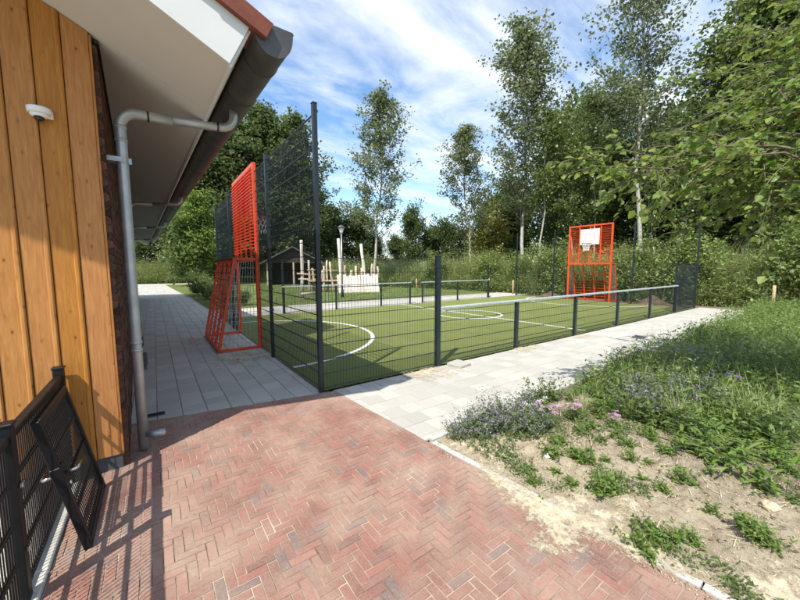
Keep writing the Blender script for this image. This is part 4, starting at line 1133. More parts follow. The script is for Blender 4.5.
kind('dark_a', 31, 18.5, 1.0, 3.0, 84, 32, 0.32, 'leaf_dark', 'bark_dark', (28, 62), prof='poplar', clump=0.42, sub=8)
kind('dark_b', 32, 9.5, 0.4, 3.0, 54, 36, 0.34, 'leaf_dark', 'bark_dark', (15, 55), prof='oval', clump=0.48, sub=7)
kind('birch', 41, 12.0, 5.0, 1.5, 34, 18, 0.19, 'leaf_wood', 'bark_pale', (35, 65), prof='oval', clump=0.25, sub=6, r0=0.085, wob=0.10)
kind('young', 51, 8.2, 1.9, 1.7, 40, 26, 0.22, 'leaf_light', 'bark_pale', (25, 60), prof='oval', clump=0.27, sub=7, r0=0.07)
kind('bush_yellow', 52, 3.9, 0.3, 1.5, 34, 26, 0.18, 'leaf_yellow', 'bark_olive', (20, 60), prof='oval', clump=0.25, sub=6, r0=0.05)
kind('bush_weed', 54, 3.4, 0.2, 1.6, 34, 26, 0.17, 'weed', 'bark_olive', (25, 65), prof='oval', clump=0.28, sub=6, r0=0.04)
kind('bush_green', 53, 3.4, 0.2, 1.6, 34, 28, 0.20, 'leaf_wood', 'bark_olive', (20, 60), prof='oval', clump=0.28, sub=6, r0=0.05)
def tree(name, kd, x, y, H, label, rz=0.0, group=None, wide=1.0, lean=(0, 0), cat='tree'):
    (mt, ml, mc), H0 = KINDS[kd]
    H = H * (0.90 if kd in ('pop_a', 'pop_b', 'pop_c', 'wood_a', 'wood_b') else 1.0)
    s_ = H / H0
    o = thing(name, label, cat, (x, y, -0.05), rz, group)
    o.rotation_euler = (lean[0], lean[1], rz)
    o.scale = (s_ * wide, s_ * wide, s_)
    obj('trunk', mt, None, o); obj('limbs', ml, None, o); obj('crown', mc, None, o)
    return o
tree('poplar_tree', 'pop_a', 14.1, 21.3, 18.0, 'lone slender poplar with pale trunk standing free against the clouds', 0.6, wide=1.12)
tree('poplar_tree', 'pop_a', 22.3, 17.9, 15.6, 'smaller narrow poplar right of the lone poplar, against open sky', 2.9, wide=1.2)
tree('poplar_tree', 'pop_b', 22.0, 11.9, 20.8, 'tall poplar with pointed top left of the orange goal', 1.2, wide=1.15)
tree('birch_tree', 'birch', 21.3, 10.1, 12.0, 'thin pale leaning birch trunk just right of the tall pointed tall poplar', 0.3, lean=(0.02, 0.05))
tree('poplar_tree', 'pop_c', 21.66, 3.51, 21.5, 'very tall white-trunked poplar right of the orange goal, top out of frame', 2.2)
tree('woodland_tree', 'wood_a', 26.6, 11.6, 14.2, 'leafy woodland tree between the pointed tall poplar and the goal', 0.4)
tree('woodland_tree', 'wood_a', 26.0, 9.3, 15.6, 'leafy woodland tree rising straight above the far orange goal', 3.4)
tree('woodland_tree', 'wood_b', 28.7, 8.3, 16.3, 'leafy woodland tree just left of the white-trunked poplar', 5.1)
tree('birch_tree', 'birch', 23.5, 7.4, 10.5, 'thin pale sapling trunk behind the left side of the far goal', 1.9, lean=(-0.03, 0.07))
tree('birch_tree', 'birch', 22.9, 8.6, 9.5, 'thin pale sapling trunk between the leaning birch and the far goal', 4.1, lean=(0.05, 0.04))
tree('birch_tree', 'birch', 22.6, 3.3, 8.0, 'forked pale sapling right of the white poplar trunk', 2.6, lean=(0.12, 0.10))
tree('birch_tree', 'birch', 22.8, 2.9, 8.6, 'slanting pale sapling next to the forked sapling', 0.9, lean=(0.10, -0.06))
tree('woodland_tree', 'wood_b', 25.6, 2.2, 15.5, 'bushy green tree directly right of the white-trunked poplar', 0.2)
tree('woodland_tree', 'wood_a', 26.0, 0.4, 17.5, 'bushy green tree behind the right corner of the court', 1.7, wide=1.2)
tree('woodland_tree', 'wood_b', 24.4, -1.4, 16.5, 'bushy green tree above the wooden stake at the right', 2.8, wide=1.25)
tree('woodland_tree', 'wood_b', 26.0, -3.2, 17.5, 'bushy green tree at the right edge of the picture', 4.0, wide=1.3)
BACK_LAB = ['shaded background tree behind the pointed tall poplar', 'shaded background tree left of the far goal, behind the thin saplings', 'shaded background tree behind the backboard of the far goal', 'shaded background tree behind the right post of the far goal', 'shaded background tree right behind the white poplar trunk',
            'shaded background tree behind the forked sapling', 'shaded background tree behind the right corner post of the court', 'shaded background tree farthest right in the wood', 'low dark tree filling under the white-trunked poplar', 'low dark tree filling under the pointed tall poplar', 'low dark tree filling behind the court corner panel', 'low dark tree filling behind the far goal', 'low dark tree filling behind the wooden stake at the right']
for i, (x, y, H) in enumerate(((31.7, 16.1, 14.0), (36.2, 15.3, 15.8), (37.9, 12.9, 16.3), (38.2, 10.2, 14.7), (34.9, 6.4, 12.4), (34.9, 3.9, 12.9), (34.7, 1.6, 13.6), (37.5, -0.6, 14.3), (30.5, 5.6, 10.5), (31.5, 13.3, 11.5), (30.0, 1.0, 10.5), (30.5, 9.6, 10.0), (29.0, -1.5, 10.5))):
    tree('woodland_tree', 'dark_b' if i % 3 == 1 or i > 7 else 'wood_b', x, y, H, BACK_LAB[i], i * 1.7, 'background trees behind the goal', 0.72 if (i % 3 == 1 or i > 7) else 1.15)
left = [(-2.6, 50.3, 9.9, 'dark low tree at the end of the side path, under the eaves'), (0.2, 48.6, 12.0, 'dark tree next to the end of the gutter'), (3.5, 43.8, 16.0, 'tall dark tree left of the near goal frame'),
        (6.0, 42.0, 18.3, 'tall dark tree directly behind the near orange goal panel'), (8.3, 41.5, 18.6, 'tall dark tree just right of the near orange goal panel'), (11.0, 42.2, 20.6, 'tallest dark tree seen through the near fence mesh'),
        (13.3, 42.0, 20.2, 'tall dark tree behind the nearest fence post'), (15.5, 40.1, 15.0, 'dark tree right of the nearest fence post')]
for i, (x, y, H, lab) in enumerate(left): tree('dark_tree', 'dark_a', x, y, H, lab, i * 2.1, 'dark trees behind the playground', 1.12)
INF_LAB = ['bushy dark tree behind the far end of the side path', 'bushy dark tree behind the pavilion roof', 'bushy dark tree hidden mostly by the building end', 'bushy dark tree left of the lamp post', 'bushy dark tree behind the near goal panel', 'bushy dark tree behind the young bright tree', 'bushy dark tree left of the pavilion']
for i, (x, y, H, w) in enumerate(((1.8, 51, 11, 1.0), (13.2, 44, 12, 1.0), (-5.5, 53, 10, 1.0), (18.4, 44, 9.5, 1.0), (7.0, 48, 13, 1.0), (4.6, 46.5, 9, 1.0), (10.8, 43.5, 10, 1.0))):
    tree('dark_tree', 'dark_b', x, y, H, INF_LAB[i], i * 1.3, 'dark infill trees', w)
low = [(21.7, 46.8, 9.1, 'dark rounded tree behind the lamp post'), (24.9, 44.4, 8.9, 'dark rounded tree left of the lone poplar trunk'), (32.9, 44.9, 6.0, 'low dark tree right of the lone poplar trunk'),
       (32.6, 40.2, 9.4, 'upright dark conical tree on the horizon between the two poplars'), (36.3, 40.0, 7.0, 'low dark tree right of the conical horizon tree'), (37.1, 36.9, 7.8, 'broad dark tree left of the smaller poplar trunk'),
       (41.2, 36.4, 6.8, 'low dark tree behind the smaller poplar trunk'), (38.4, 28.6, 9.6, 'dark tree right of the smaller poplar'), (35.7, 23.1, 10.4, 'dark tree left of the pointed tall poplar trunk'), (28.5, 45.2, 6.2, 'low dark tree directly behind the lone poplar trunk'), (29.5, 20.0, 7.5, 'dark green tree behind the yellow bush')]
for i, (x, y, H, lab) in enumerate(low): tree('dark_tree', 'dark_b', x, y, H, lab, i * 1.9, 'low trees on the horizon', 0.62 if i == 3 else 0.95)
tree('young_tree', 'young', 2.3, 35.9, 8.2, 'young bright green tree with thin trunk beyond the side path', 0.5)
tree('shrub', 'bush_green', 1.0, 36.5, 4.6, 'olive shrub at the far end of the side path', 0.2, cat='shrub')
tree('shrub', 'bush_yellow', 24.4, 17.0, 4.9, 'yellow green bush below the smaller poplar', 0.2, cat='shrub')
for i, (x, y, H) in enumerate(((0.75, 15.2, 0.75), (0.55, 17.5, 0.8), (0.9, 13.6, 0.6), (0.5, 20.5, 0.9), (1.6, 12.9, 0.5))):
    tree('low_shrub', 'bush_green', x, y, H, ['nearest ground shrub at the lawn edge behind the goal', 'middle ground shrub at the lawn edge beside the side path', 'small ground shrub at the corner of back path and lawn', 'farthest ground shrub at the lawn edge beside the side path', 'smallest ground shrub on the lawn behind the back path'][(i * 1) if i not in (0, 2) else 2 - i], i * 1.1, 'ground shrubs by the side path', 1.3, cat='shrub')

# the near tree whose branches hang in at the top right: trunk stands outside the frame
def make_overhang():
    t0 = thing('hazel_tree', 'near leafy tree whose branches hang in from the right edge', 'tree', (4.6, -5.6, -0.02))
    rd = random.Random(5); rg = np.random.default_rng(5)
    mb = MB()
    for k in range(4):
        a = k * 1.6 + 0.4
        mb.tube([(0.12 * math.cos(a), 0.12 * math.sin(a), -0.1), (0.3 * math.cos(a), 0.3 * math.sin(a), 1.2), (0.5 * math.cos(a) - 0.1, 0.5 * math.sin(a) + 0.1, 3.0), (0.9 * math.cos(a) - 0.2, 0.9 * math.sin(a) + 0.3, 5.2)], [0.10, 0.085, 0.06, 0.02], 8)
    mb.build('trunk', 'bark_olive', t0, True)
    br = MB(); P = []; Dd = []
    # limbs given by where they end (relative to the trunk)
    ends = [(-2.8, 2.95, 2.78), (-2.47, 2.94, 2.66), (-2.13, 3.0, 2.95), (-2.53, 2.63, 2.66), (-1.68, 2.8, 2.82), (-1.53, 2.59, 3.02), (-0.93, 2.72, 3.64), (-0.27, 2.83, 4.36), (-1.89, 2.3, 2.58), (0.16, 2.83, 4.89), (-1.5, 2.24, 2.3), (-0.84, 2.39, 3.43), (-0.46, 2.43, 4.01), (-1.47, 2.15, 2.76), (0.33, 2.46, 4.89), (-1.13, 2.06, 3.05), (-1.73, 1.92, 2.39), (-0.4, 2.1, 3.66), (0.05, 2.09, 4.25), (-1.35, 1.8, 2.65), (-0.78, 1.83, 3.26), (-0.09, 1.97, 4.48), (-0.39, 2.53, 3.22), (-1.12, 2.96, 3.38), (-0.44, 2.26, 2.66), (-0.9, 2.56, 2.36), (0.29, 2.25, 4.94), (1.8, -1.8, 3.9), (-1.6, -1.8, 4.2), (0.3, -2.3, 3.4)]
    for e in ends:
        e = Vector(e); s_ = Vector((rd.uniform(-.2, .1), rd.uniform(0, .3), e.z * rd.uniform(0.45, 0.62)))
        K = 8; pts = []
        for k in range(K + 1):
            f = k / K
            p = s_.lerp(e, f) + Vector((0.25 * math.sin(2.2 * f + e.x * 3) * f * (1 - f) * 4, 0.3 * math.sin(e.z * 5) * f * (1 - f) * 4, 0.55 * math.sin(math.pi * f)))
            if 0 < k: p += Vector((rd.gauss(0, .07), rd.gauss(0, .07), rd.gauss(0, .08)))
            pts.append(p)
        br.tube(pts, [0.016 * (1 - 0.85 * k / K) + 0.002 for k in range(K + 1)], 6, False)
        for s2 in range(20):
            f = rd.uniform(0.25, 1.0) * K; i = min(int(f), K - 1); q = pts[i].lerp(pts[i + 1], f - i)
            dm = (pts[i + 1] - pts[i]).normalized()
            d2 = (dm * 0.7 + Vector((rd.gauss(0, .6), rd.gauss(0, .6), rd.gauss(-0.05, .4)))).normalized()
            L2 = rd.uniform(0.25, 0.75); tip = q + d2 * L2 + Vector((0, 0, -0.16))
            br.tube([q, q.lerp(tip, .5) + Vector((0, 0, .04)), tip], [0.006, 0.0045, 0.002], 4, False)
            m = rd.randint(11, 19)
            f2 = np.linspace(0.1, 1.02, m)[:, None]
            base = np.array(q) * (1 - f2) + np.array(tip) * f2
            sd = np.cross(np.array(d2), [0, 0, 1.0]); sd /= np.linalg.norm(sd) + 1e-6
            alt = np.where(np.arange(m) % 2, 1, -1)[:, None]
            P.append(base + rg.normal(size=(m, 3)) * 0.02)
            Dd.append(sd[None] * alt * 0.8 + np.array(d2)[None] * 0.7 + rg.normal(size=(m, 3)) * 0.4 + np.array([0, 0, -0.4]))
    br.build('branches', 'bark_olive', t0, True)
    P = np.concatenate(P); Dd = np.concatenate(Dd); L = 0.074 * rg.uniform(0.55, 1.4, len(P))
    V, F = leaves(P, Dd, L, L * 0.74, 0.16, True)
    obj('crown', np_mesh('crown', V, [F]), 'leaf_hazel', t0)
make_overhang()

# ================================================================== WEED BANK BEHIND THE COURT AND THE LAWN
# front line of the bank as a polyline; it rises a little behind that line
BL = [(28, -7.5), (21.5, -4.2), (18.6, -1.6), (18.0, 0.6), (17.75, 4), (17.9, 8), (18.6, 11), (18.3, 14), (16.4, 20.5), (14.4, 30), (11.6, 37.5), (7.5, 42.5), (2.5, 44), (-9, 45.5)]
def poly_samples(pl, n, rg):
    pl = np.array(pl); seg = np.linalg.norm(np.diff(pl, axis=0), axis=1); c = np.concatenate([[0], np.cumsum(seg)])
    s_ = rg.random(n) * c[-1]
    return s_, np.stack([np.interp(s_, c, pl[:, 0]), np.interp(s_, c, pl[:, 1])], 1)
pl = np.array(BL); tang = np.gradient(pl, axis=0); nrm = unit(np.stack([tang[:, 1], -tang[:, 0]], 1))      # to the right of travel = away from the court
seg = np.linalg.norm(np.diff(pl, axis=0), axis=1); cum = np.concatenate([[0], np.cumsum(seg)])
tt = np.linspace(0, cum[-1], 160); prof = [(0, -0.09), (0.5, 0.10), (1.3, 0.30), (3, 0.5), (6, 0.55), (14, 0.5), (40, 0.3)]
bxy = np.stack([np.interp(tt, cum, pl[:, 0]), np.interp(tt, cum, pl[:, 1])], 1)
bn = unit(np.stack([np.interp(tt, cum, nrm[:, 0]), np.interp(tt, cum, nrm[:, 1])], 1))
Xb = np.stack([bxy[:, 0] + bn[:, 0] * d for d, z in prof], 1); Yb = np.stack([bxy[:, 1] + bn[:, 1] * d for d, z in prof], 1)
Zb = np.stack([np.full(len(tt), z) for d, z in prof], 1) + vnoise(Xb, Yb, 0.7, 21) * 0.25 * np.array([0, .5, 1, 1, 1, 1, 1])[None]
obj('bank', grid_mesh('bank', Xb, Yb, Zb), 'rough_ground', None, 'structure')
sheet('soil_strip', [(16.5, -1.75), (18.9, -1.9), (18.3, 0.5), (18.0, 4), (18.2, 8), (18.8, 11), (17.0, 11), (16.45, 8.7), (16.45, 0.0)], -0.02, 'earth')
def weeds(n, seed, dmax, hlo, hhi, mats, leaf=0.14, per=9):
    rg = np.random.default_rng(seed)
    s_, p = poly_samples(BL, n, rg)
    nx = np.interp(s_, cum, nrm[:, 0]); ny = np.interp(s_, cum, nrm[:, 1])
    d = rg.random(n) ** 1.4 * dmax - 0.1
    X = p[:, 0] + nx * d; Y = p[:, 1] + ny * d
    zg = np.interp(d, [q[0] for q in prof], [q[1] for q in prof])
    patchy = 0.40 + 1.05 * (0.6 * vnoise(X, Y, 0.45, 64) + 0.4 * vnoise(X, Y, 1.5, seed + 3))
    H = rg.uniform(hlo, hhi, n) * patchy * np.clip(0.45 + d * 0.5, 0.45, 1.0)
    base = np.stack([X, Y, zg], 1)
    ax = rg.normal(size=(n, 3)) * 0.18 + np.array([0, 0, 1])
    f = rg.random((n, per)) ** 0.75
    P = base[:, None] + ax[:, None] * (H[:, None] * f)[..., None] + rg.normal(size=(n, per, 3)) * 0.06
    D = rg.normal(size=(n, per, 3)) * np.array([1, 1, .5]) + np.array([0, 0, 0.15])
    P = P.reshape(-1, 3); D = D.reshape(-1, 3)
    L = leaf * rg.uniform(0.5, 1.5, len(P))
    return P, D, L, base, H
P, D, L, b1, h1 = weeds(9500, 61, 3.6, 1.3, 2.5, None, 0.16)
V, F = leaves(P, D, L * 1.15, L * 0.30, 0.2, False)
o = obj('tall_weeds', np_mesh('tall_weeds', V, [F]), 'weed', None, 'stuff'); tag(o, 'tall green nettles and weeds along the bank behind the court', 'weeds')
P, D, L, b2, h2 = weeds(11000, 62, 2.6, 0.8, 2.0, None, 0.15)
V, F = leaves(P, D, L, L * 0.5, 0.2, False)
o = obj('tall_weeds', np_mesh('tall_weeds', V, [F]), 'weed_dark', None, 'stuff'); tag(o, 'darker undergrowth at the foot of the weedy bank', 'weeds')
rg = np.random.default_rng(63)
P, D, L, b3, h3 = weeds(46000, 64, 4.5, 1.5, 3.0, None, 0.1, 1)
V, F = strips(b3, rg.random(len(b3)) * 6.283, h3, 0.022 + 0.014 * rg.random(len(b3)), 1.45, rg.uniform(0.3, 1.2, len(b3)), 4)
o = obj('tall_grass', np_mesh('tall_grass', V, [F]), 'reed', None, 'stuff'); tag(o, 'tall pale grass blades growing through the weedy bank', 'grass')
for i, (x, y, H, lab) in enumerate(((18.6, 0.9, 2.3, 'low green bush in the weeds behind the court corner panel'), (18.7, 2.9, 2.0, 'low green bush right of the far goal'), (18.9, 7.6, 2.2, 'low green bush left of the far goal'), (19.4, 10.3, 1.9, 'low green bush beside the far corner post'), (19.2, -2.6, 2.4, 'low green bush behind the wooden stake at the right'), (18.9, 13.2, 1.9, 'low green bush at the end of the back path'), (17.6, 17.6, 2.0, 'low green bush at the lawn edge below the smaller poplar'), (15.9, 25.5, 2.0, 'low green bush at the lawn edge below the lone poplar'), (22.3, -4.9, 2.6, 'low green bush at the right frame edge'))):
    tree('shrub', 'bush_weed', x, y, H * 0.92, lab, i * 0.9, None, 1.15, cat='shrub')
for x, y, sx_, sy_, h, lab in ((17.2, 1.75, 1.3, 0.7, 0.42, 'brown heap of soil right of the far goal'), (17.3, 6.9, 0.7, 0.9, 0.34, 'brown heap of soil left of the far goal')):
    gx, gy = np.meshgrid(np.linspace(-1.6, 1.6, 30), np.linspace(-1.6, 1.6, 30))
    gz = h * np.exp(-(gx ** 2 + gy ** 2) * 1.3) * (0.75 + 0.5 * vnoise(gx, gy, 3, 31)) - 0.05
    o = obj('soil_heap', grid_mesh('soil_heap', gx * sx_ * 0.7, gy * sy_ * 0.7, gz), 'earth'); o.location = (x, y, -0.02); tag(o, lab, 'soil')
# rough lawn tufts
rg = np.random.default_rng(65)
n = 9000
lx = rg.uniform(0, 17.5, n); ly = rg.uniform(11.6, 30, n); k_ = ly > 11.55
V, F = strips(np.stack([lx, ly, np.full(n, -0.02)], 1)[k_], rg.random(n)[k_] * 6.283, rg.uniform(0.06, 0.2, n)[k_], 0.02, 1.3, rg.uniform(0.2, 1.2, n)[k_], 2)
o = obj('lawn_grass', np_mesh('lawn_grass', V, [F]), 'weed', None, 'stuff'); tag(o, 'short uneven grass on the lawn behind the back path', 'grass')
# short turf edge along the near fence
n = 5000
lx = rg.uniform(0.05, W_, n); ly = np.abs(rg.normal(0, 0.03, n)) + 0.0
V, F = strips(np.stack([lx, ly, np.zeros(n)], 1), rg.random(n) * 6.283, rg.uniform(0.02, 0.05, n), 0.006, 1.3, rg.uniform(0.2, 1.2, n), 2)
o = obj('turf_edge', np_mesh('turf_edge', V, [F]), 'weed', None, 'stuff'); tag(o, 'ragged edge of the artificial turf along the near court barrier', 'turf')

# ================================================================== GARDEN PLANTS
def gz_(x, y): return float(bed_z(np.array([x]), np.array([y]))[0])
PL = {}
def m_catmint(seed):
    rg = np.random.default_rng(seed); n = 85
    az = rg.random(n) * 6.283; L = 0.12 + 0.30 * rg.random(n) ** 1.6; el = rg.uniform(0.6, 1.45, n)
    b = np.stack([rg.normal(0, .07, n), rg.normal(0, .07, n), np.zeros(n)], 1)
    d = np.stack([np.cos(el) * np.cos(az), np.cos(el) * np.sin(az), np.sin(el)], 1)
    V, F = strips(b, az, L, 0.004, el, 0.3, 3)
    f = rg.random((n, 10)) * 0.85
    P = (b[:, None] + d[:, None] * (L[:, None] * f)[..., None] + rg.normal(size=(n, 10, 3)) * .008).reshape(-1, 3)
    Lf = rg.uniform(0.022, 0.044, len(P)); lv = leaves(P, rg.normal(size=P.shape) + [0, 0, .3], Lf, Lf * .6, .2, False)
    f = rg.uniform(0.66, 1.08, (n, 8))
    P = (b[:, None] + d[:, None] * (L[:, None] * f)[..., None] + rg.normal(size=(n, 8, 3)) * .006).reshape(-1, 3)
    Lf = rg.uniform(0.009, 0.019, len(P)); fl = leaves(P, rg.normal(size=P.shape), Lf, Lf * .8, .2, False)
    return [('foliage', join([(V, F), lv]), 'catmint_leaf'), ('flowers', (fl[0], [fl[1]]), 'catmint_flower')]
def m_rosette(seed, n=26, L0=0.085, W0=0.024, mat='garden_leaf'):
    rg = np.random.default_rng(seed)
    az = np.arange(n) * 2.4 + rg.normal(0, .3, n); t_ = np.linspace(0, 1, n)
    b = np.stack([rg.normal(0, .01, n), rg.normal(0, .01, n), np.zeros(n)], 1)
    V, F = strips(b, az, L0 * rg.uniform(0.6, 1.25, n), W0 * rg.uniform(.7, 1.3, n), 0.15 + t_ * 1.1 + rg.normal(0, .15, n), rg.uniform(0.3, 1.5, n), 5, 'oval')
    return [('leaf_rosette', (V, [F]), mat)]
def m_weed(seed, n=26, H=0.16, mat='garden_leaf'):
    rg = np.random.default_rng(seed); m = 12
    az = rg.random(n) * 6.283; el = rg.uniform(0.5, 1.4, n); L = H * rg.uniform(.5, 1.3, n)
    b = np.stack([rg.normal(0, .035, n), rg.normal(0, .035, n), np.zeros(n)], 1)
    d = np.stack([np.cos(el) * np.cos(az), np.cos(el) * np.sin(az), np.sin(el)], 1)
    st = strips(b, az, L, .005, el, .1, 2)
    f = rg.random((n, m))
    P = (b[:, None] + d[:, None] * (L[:, None] * f)[..., None]).reshape(-1, 3)
    Lf = rg.uniform(.02, .05, len(P)); lv = leaves(P, rg.normal(size=P.shape) * [1, 1, .5] + [0, 0, .2], Lf, Lf * .5, .2, False)
    return [('foliage', join([st, lv]), mat)]
def m_yarrow(seed, flower):
    rg = np.random.default_rng(seed)
    a = m_weed(seed, 36, 0.17, 'garden_mid')[0]
    n = 7; b = np.stack([rg.normal(0, .06, n), rg.normal(0, .06, n), np.zeros(n)], 1); h = rg.uniform(.16, .28, n)
    az = rg.random(n) * 6.283
    st = strips(b, az, h, .005, 1.45, .15, 2)
    top = b + np.stack([np.cos(az) * h * .16, np.sin(az) * h * .16, h * .985], 1)
    r_ = np.sqrt(rg.random((n, 60))) * .034; ph = rg.random((n, 60)) * 6.283
    P = (top[:, None] + np.stack([r_ * np.cos(ph), r_ * np.sin(ph), -r_ * .25 + rg.normal(0, .003, (n, 60))], 2)).reshape(-1, 3)
    Lf = rg.uniform(.006, .012, len(P)); fl = leaves(P, rg.normal(size=P.shape) * [1, 1, .3], Lf, Lf, .1, False)
    v0, f0 = a[1]
    return [('foliage', join([(v0, f0[0]), st]), 'garden_mid'), ('flower_heads', (fl[0], [fl[1]]), flower)]
def m_tuft(seed, n=90, H=0.34, mat='reed', w=0.006):
    rg = np.random.default_rng(seed)
    b = np.stack([rg.normal(0, .03, n), rg.normal(0, .03, n), np.zeros(n)], 1)
    V, F = strips(b, rg.random(n) * 6.283, H * rg.uniform(.5, 1.2, n), w, rg.uniform(1.0, 1.5, n), rg.uniform(.2, 1.3, n), 4)
    return [('blades', (V, [F]), mat)]
def m_dock(seed, ns=16, H=0.24, l0=0.075):
    """leafy stems with lance-shaped curved leaves"""
    rg = np.random.default_rng(seed); m = 9
    az = rg.random(ns) * 6.283; el = rg.uniform(0.75, 1.5, ns); L = H * rg.uniform(.4, 1.25, ns)
    b = np.stack([rg.normal(0, .06, ns), rg.normal(0, .06, ns), np.zeros(ns)], 1)
    d = np.stack([np.cos(el) * np.cos(az), np.cos(el) * np.sin(az), np.sin(el)], 1)
    st = strips(b, az, L, .005, el, .08, 2)
    f = rg.random((ns, m))
    P = (b[:, None] + d[:, None] * (L[:, None] * f)[..., None]).reshape(-1, 3)
    n = len(P); Ll = l0 * rg.uniform(.5, 1.4, n)
    lv = strips(P, rg.random(n) * 6.283, Ll, Ll * rg.uniform(.2, .34, n), rg.uniform(.1, 1.1, n), rg.uniform(.2, 1.5, n), 4, 'oval')
    return [('foliage', join([st, lv]), 'garden_leaf')]
def proto(key, parts):
    out = []
    for nm, (V, F), mat in parts:
        me = np_mesh(key + '_' + nm, V, F); me.materials.append(M[mat]); out.append((nm, me))
    PL[key] = out
for i in range(3):
    proto('catmint%d' % i, m_catmint(70 + i)); proto('rosette%d' % i, m_rosette(80 + i)); proto('weed%d' % i, m_weed(90 + i))
    proto('mid%d' % i, m_weed(95 + i, 40, 0.26, 'garden_mid')); proto('tuft%d' % i, m_tuft(110 + i)); proto('dock%d' % i, m_dock(120 + i))
proto('yarrow_pink', m_yarrow(100, 'flower_pink')); proto('yarrow_white', m_yarrow(101, 'flower_white')); proto('scabious', m_yarrow(102, 'flower_violet'))
proto('green_tuft', m_tuft(115, 130, 0.36, 'weed', 0.007))
def plant(name, key, x, y, s_, label, group, cat='plant'):
    o = thing(name, label, cat, (x, y, gz_(x, y) - 0.006), random.uniform(0, 6.28), group)
    o.scale = (s_, s_, s_ * random.uniform(0.85, 1.15))
    for nm, me in PL[key]: obj(nm, me, None, o, 'stuff' if nm.startswith('flower') else None)
    return o
G_CAT = 'catmint clumps in the planting bed'
for i, (x, y, s_, lab) in enumerate(((0.62, -2.05, 0.8, 'grey purple catmint clump at the corner of bricks and tiles'), (0.80, -2.20, 0.95, 'catmint clump second from the brick corner'), (1.02, -2.30, 1.0, 'catmint clump left of the pink yarrow'), (1.15, -2.08, 1.0, 'catmint clump with tall spikes along the tile edging'),
        (1.20, -2.46, 0.9, 'catmint clump in front of the pink yarrow'), (0.92, -2.03, 0.9, 'catmint clump between the corner and the tall spikes'), (1.60, -2.12, 0.7, 'small catmint clump along the tile edging beyond the spikes'))):
    plant('catmint_plant', 'catmint%d' % (i % 3), x, y, s_, lab, G_CAT)
for i, (x, y) in enumerate(((2.66, -3.0), (2.95, -3.08), (3.2, -3.2), (2.5, -2.86), (3.4, -3.3), (2.85, -2.85), (5.15, -2.75), (5.6, -2.8), (6.2, -2.9), (4.7, -2.6), (5.0, -3.05), (6.6, -3.2))):
    plant('catmint_plant', 'catmint%d' % (i % 3), x, y, random.uniform(0.95, 1.3), ['leftmost catmint clump of the middle group', 'second catmint clump of the middle group', 'catmint clump right of centre in the middle group', 'catmint clump beside the upright grass tuft', 'rightmost catmint clump of the middle group', 'rear catmint clump of the middle group', 'front catmint clump of the back group', 'catmint clump left of the violet flowers', 'farthest catmint clump beside the violet flowers', 'catmint clump nearest the white yarrow', 'catmint clump on the right of the back group', 'catmint clump deepest in the green at the right'][i], 'catmint clumps mid bed' if i < 6 else 'catmint clumps at the back of the bed')
plant('yarrow_plant', 'yarrow_pink', 1.36, -2.50, 0.95, 'pink yarrow in front of the second catmint group', None)
plant('yarrow_plant', 'yarrow_white', 1.42, -2.36, 0.9, 'pale pink and white yarrow beside the catmint', None)
plant('yarrow_plant', 'yarrow_pink', 1.75, -2.60, 0.9, 'pink yarrow standing alone right of the catmint', None)
plant('yarrow_plant', 'yarrow_pink', 1.92, -2.92, 0.7, 'small violet pink yarrow above the bare soil', None)
for x, y in ((3.2, -2.08), (3.7, -2.1), (4.3, -2.2), (4.7, -2.28), (5.2, -2.5)): plant('yarrow_plant', 'yarrow_white', x, y, random.uniform(.9, 1.2), 'white yarrow along the far part of the tile edging', 'white yarrow along the edging')
plant('scabious_plant', 'scabious', 5.5, -2.62, 1.0, 'violet flowers in the green at the back of the bed', None)
plant('scabious_plant', 'scabious', 4.2, -3.35, 0.9, 'violet flowers near the right edge of the bed', None)
plant('grass_tuft', 'green_tuft', 2.25, -2.92, 1.0, 'upright green grass tuft between the catmint groups', None)
plant('grass_tuft', 'green_tuft', 2.62, -2.45, 0.8, 'small grass tuft behind the upright green tuft', None)
def zone(x, y):
    a = 'beside the bricks' if x < 1.0 else ('near the bricks' if x < 1.7 else ('in mid bed' if x < 3.2 else ('at the back' if x < 5.5 else 'at the far end')))
    m = -1.9 - 0.5 * (2.4 - 0.09 * x)
    b = 'path side' if y > m + 0.45 else ('right side' if y < m - 0.45 else 'centre')
    return a + ', ' + b
W_LAB = {'r': 'small flat leaf rosette', 'w': 'small weed with tiny leaves', 'd': 'small seedling with lance shaped leaves'}
small = [(0.55, -2.92), (0.42, -3.06), (1.08, -3.02), (1.16, -2.90), (0.80, -2.95), (0.80, -3.28), (0.98, -3.3), (1.38, -3.27), (0.56, -3.62), (0.74, -3.78), (0.66, -3.68), (1.73, -3.43), (1.37, -3.70), (1.06, -4.08), (1.14, -3.56), (1.45, -3.35), (0.66, -2.80), (0.95, -2.82), (1.22, -3.15), (1.55, -3.15), (1.85, -3.25), (1.5, -3.0), (0.62, -3.70), (0.78, -3.82), (0.50, -3.66), (0.84, -3.34), (0.93, -3.24), (1.12, -2.98), (1.02, -4.12)]
rdq = random.Random(21)
while len(small) < 105:
    x = rdq.uniform(0.75, 3.2); y = rdq.uniform(-4.2, -2.2)
    if y < -4.3 + 0.09 * x or rdq.random() > 0.25 + (x - 0.6) * 0.35 + vnoise(np.array([x]), np.array([y]), 2.4, 46)[0] * 0.5 - 0.2: continue
    if x < 1.0 and y < -3.2 and rdq.random() < 0.7: continue
    small.append((x, y))
for i, (x, y) in enumerate(small):
    kd = 'rwd'[rdq.randrange(3)]
    plant('weed_rosette' if kd == 'r' else 'small_weed', {'r': 'rosette%d', 'w': 'weed%d', 'd': 'dock%d'}[kd] % (i % 3), x, y, rdq.uniform(0.45, 0.95) * (0.55 if kd == 'd' else 1.0), W_LAB[kd] + ' ' + zone(x, y), 'small weeds on the sandy soil')
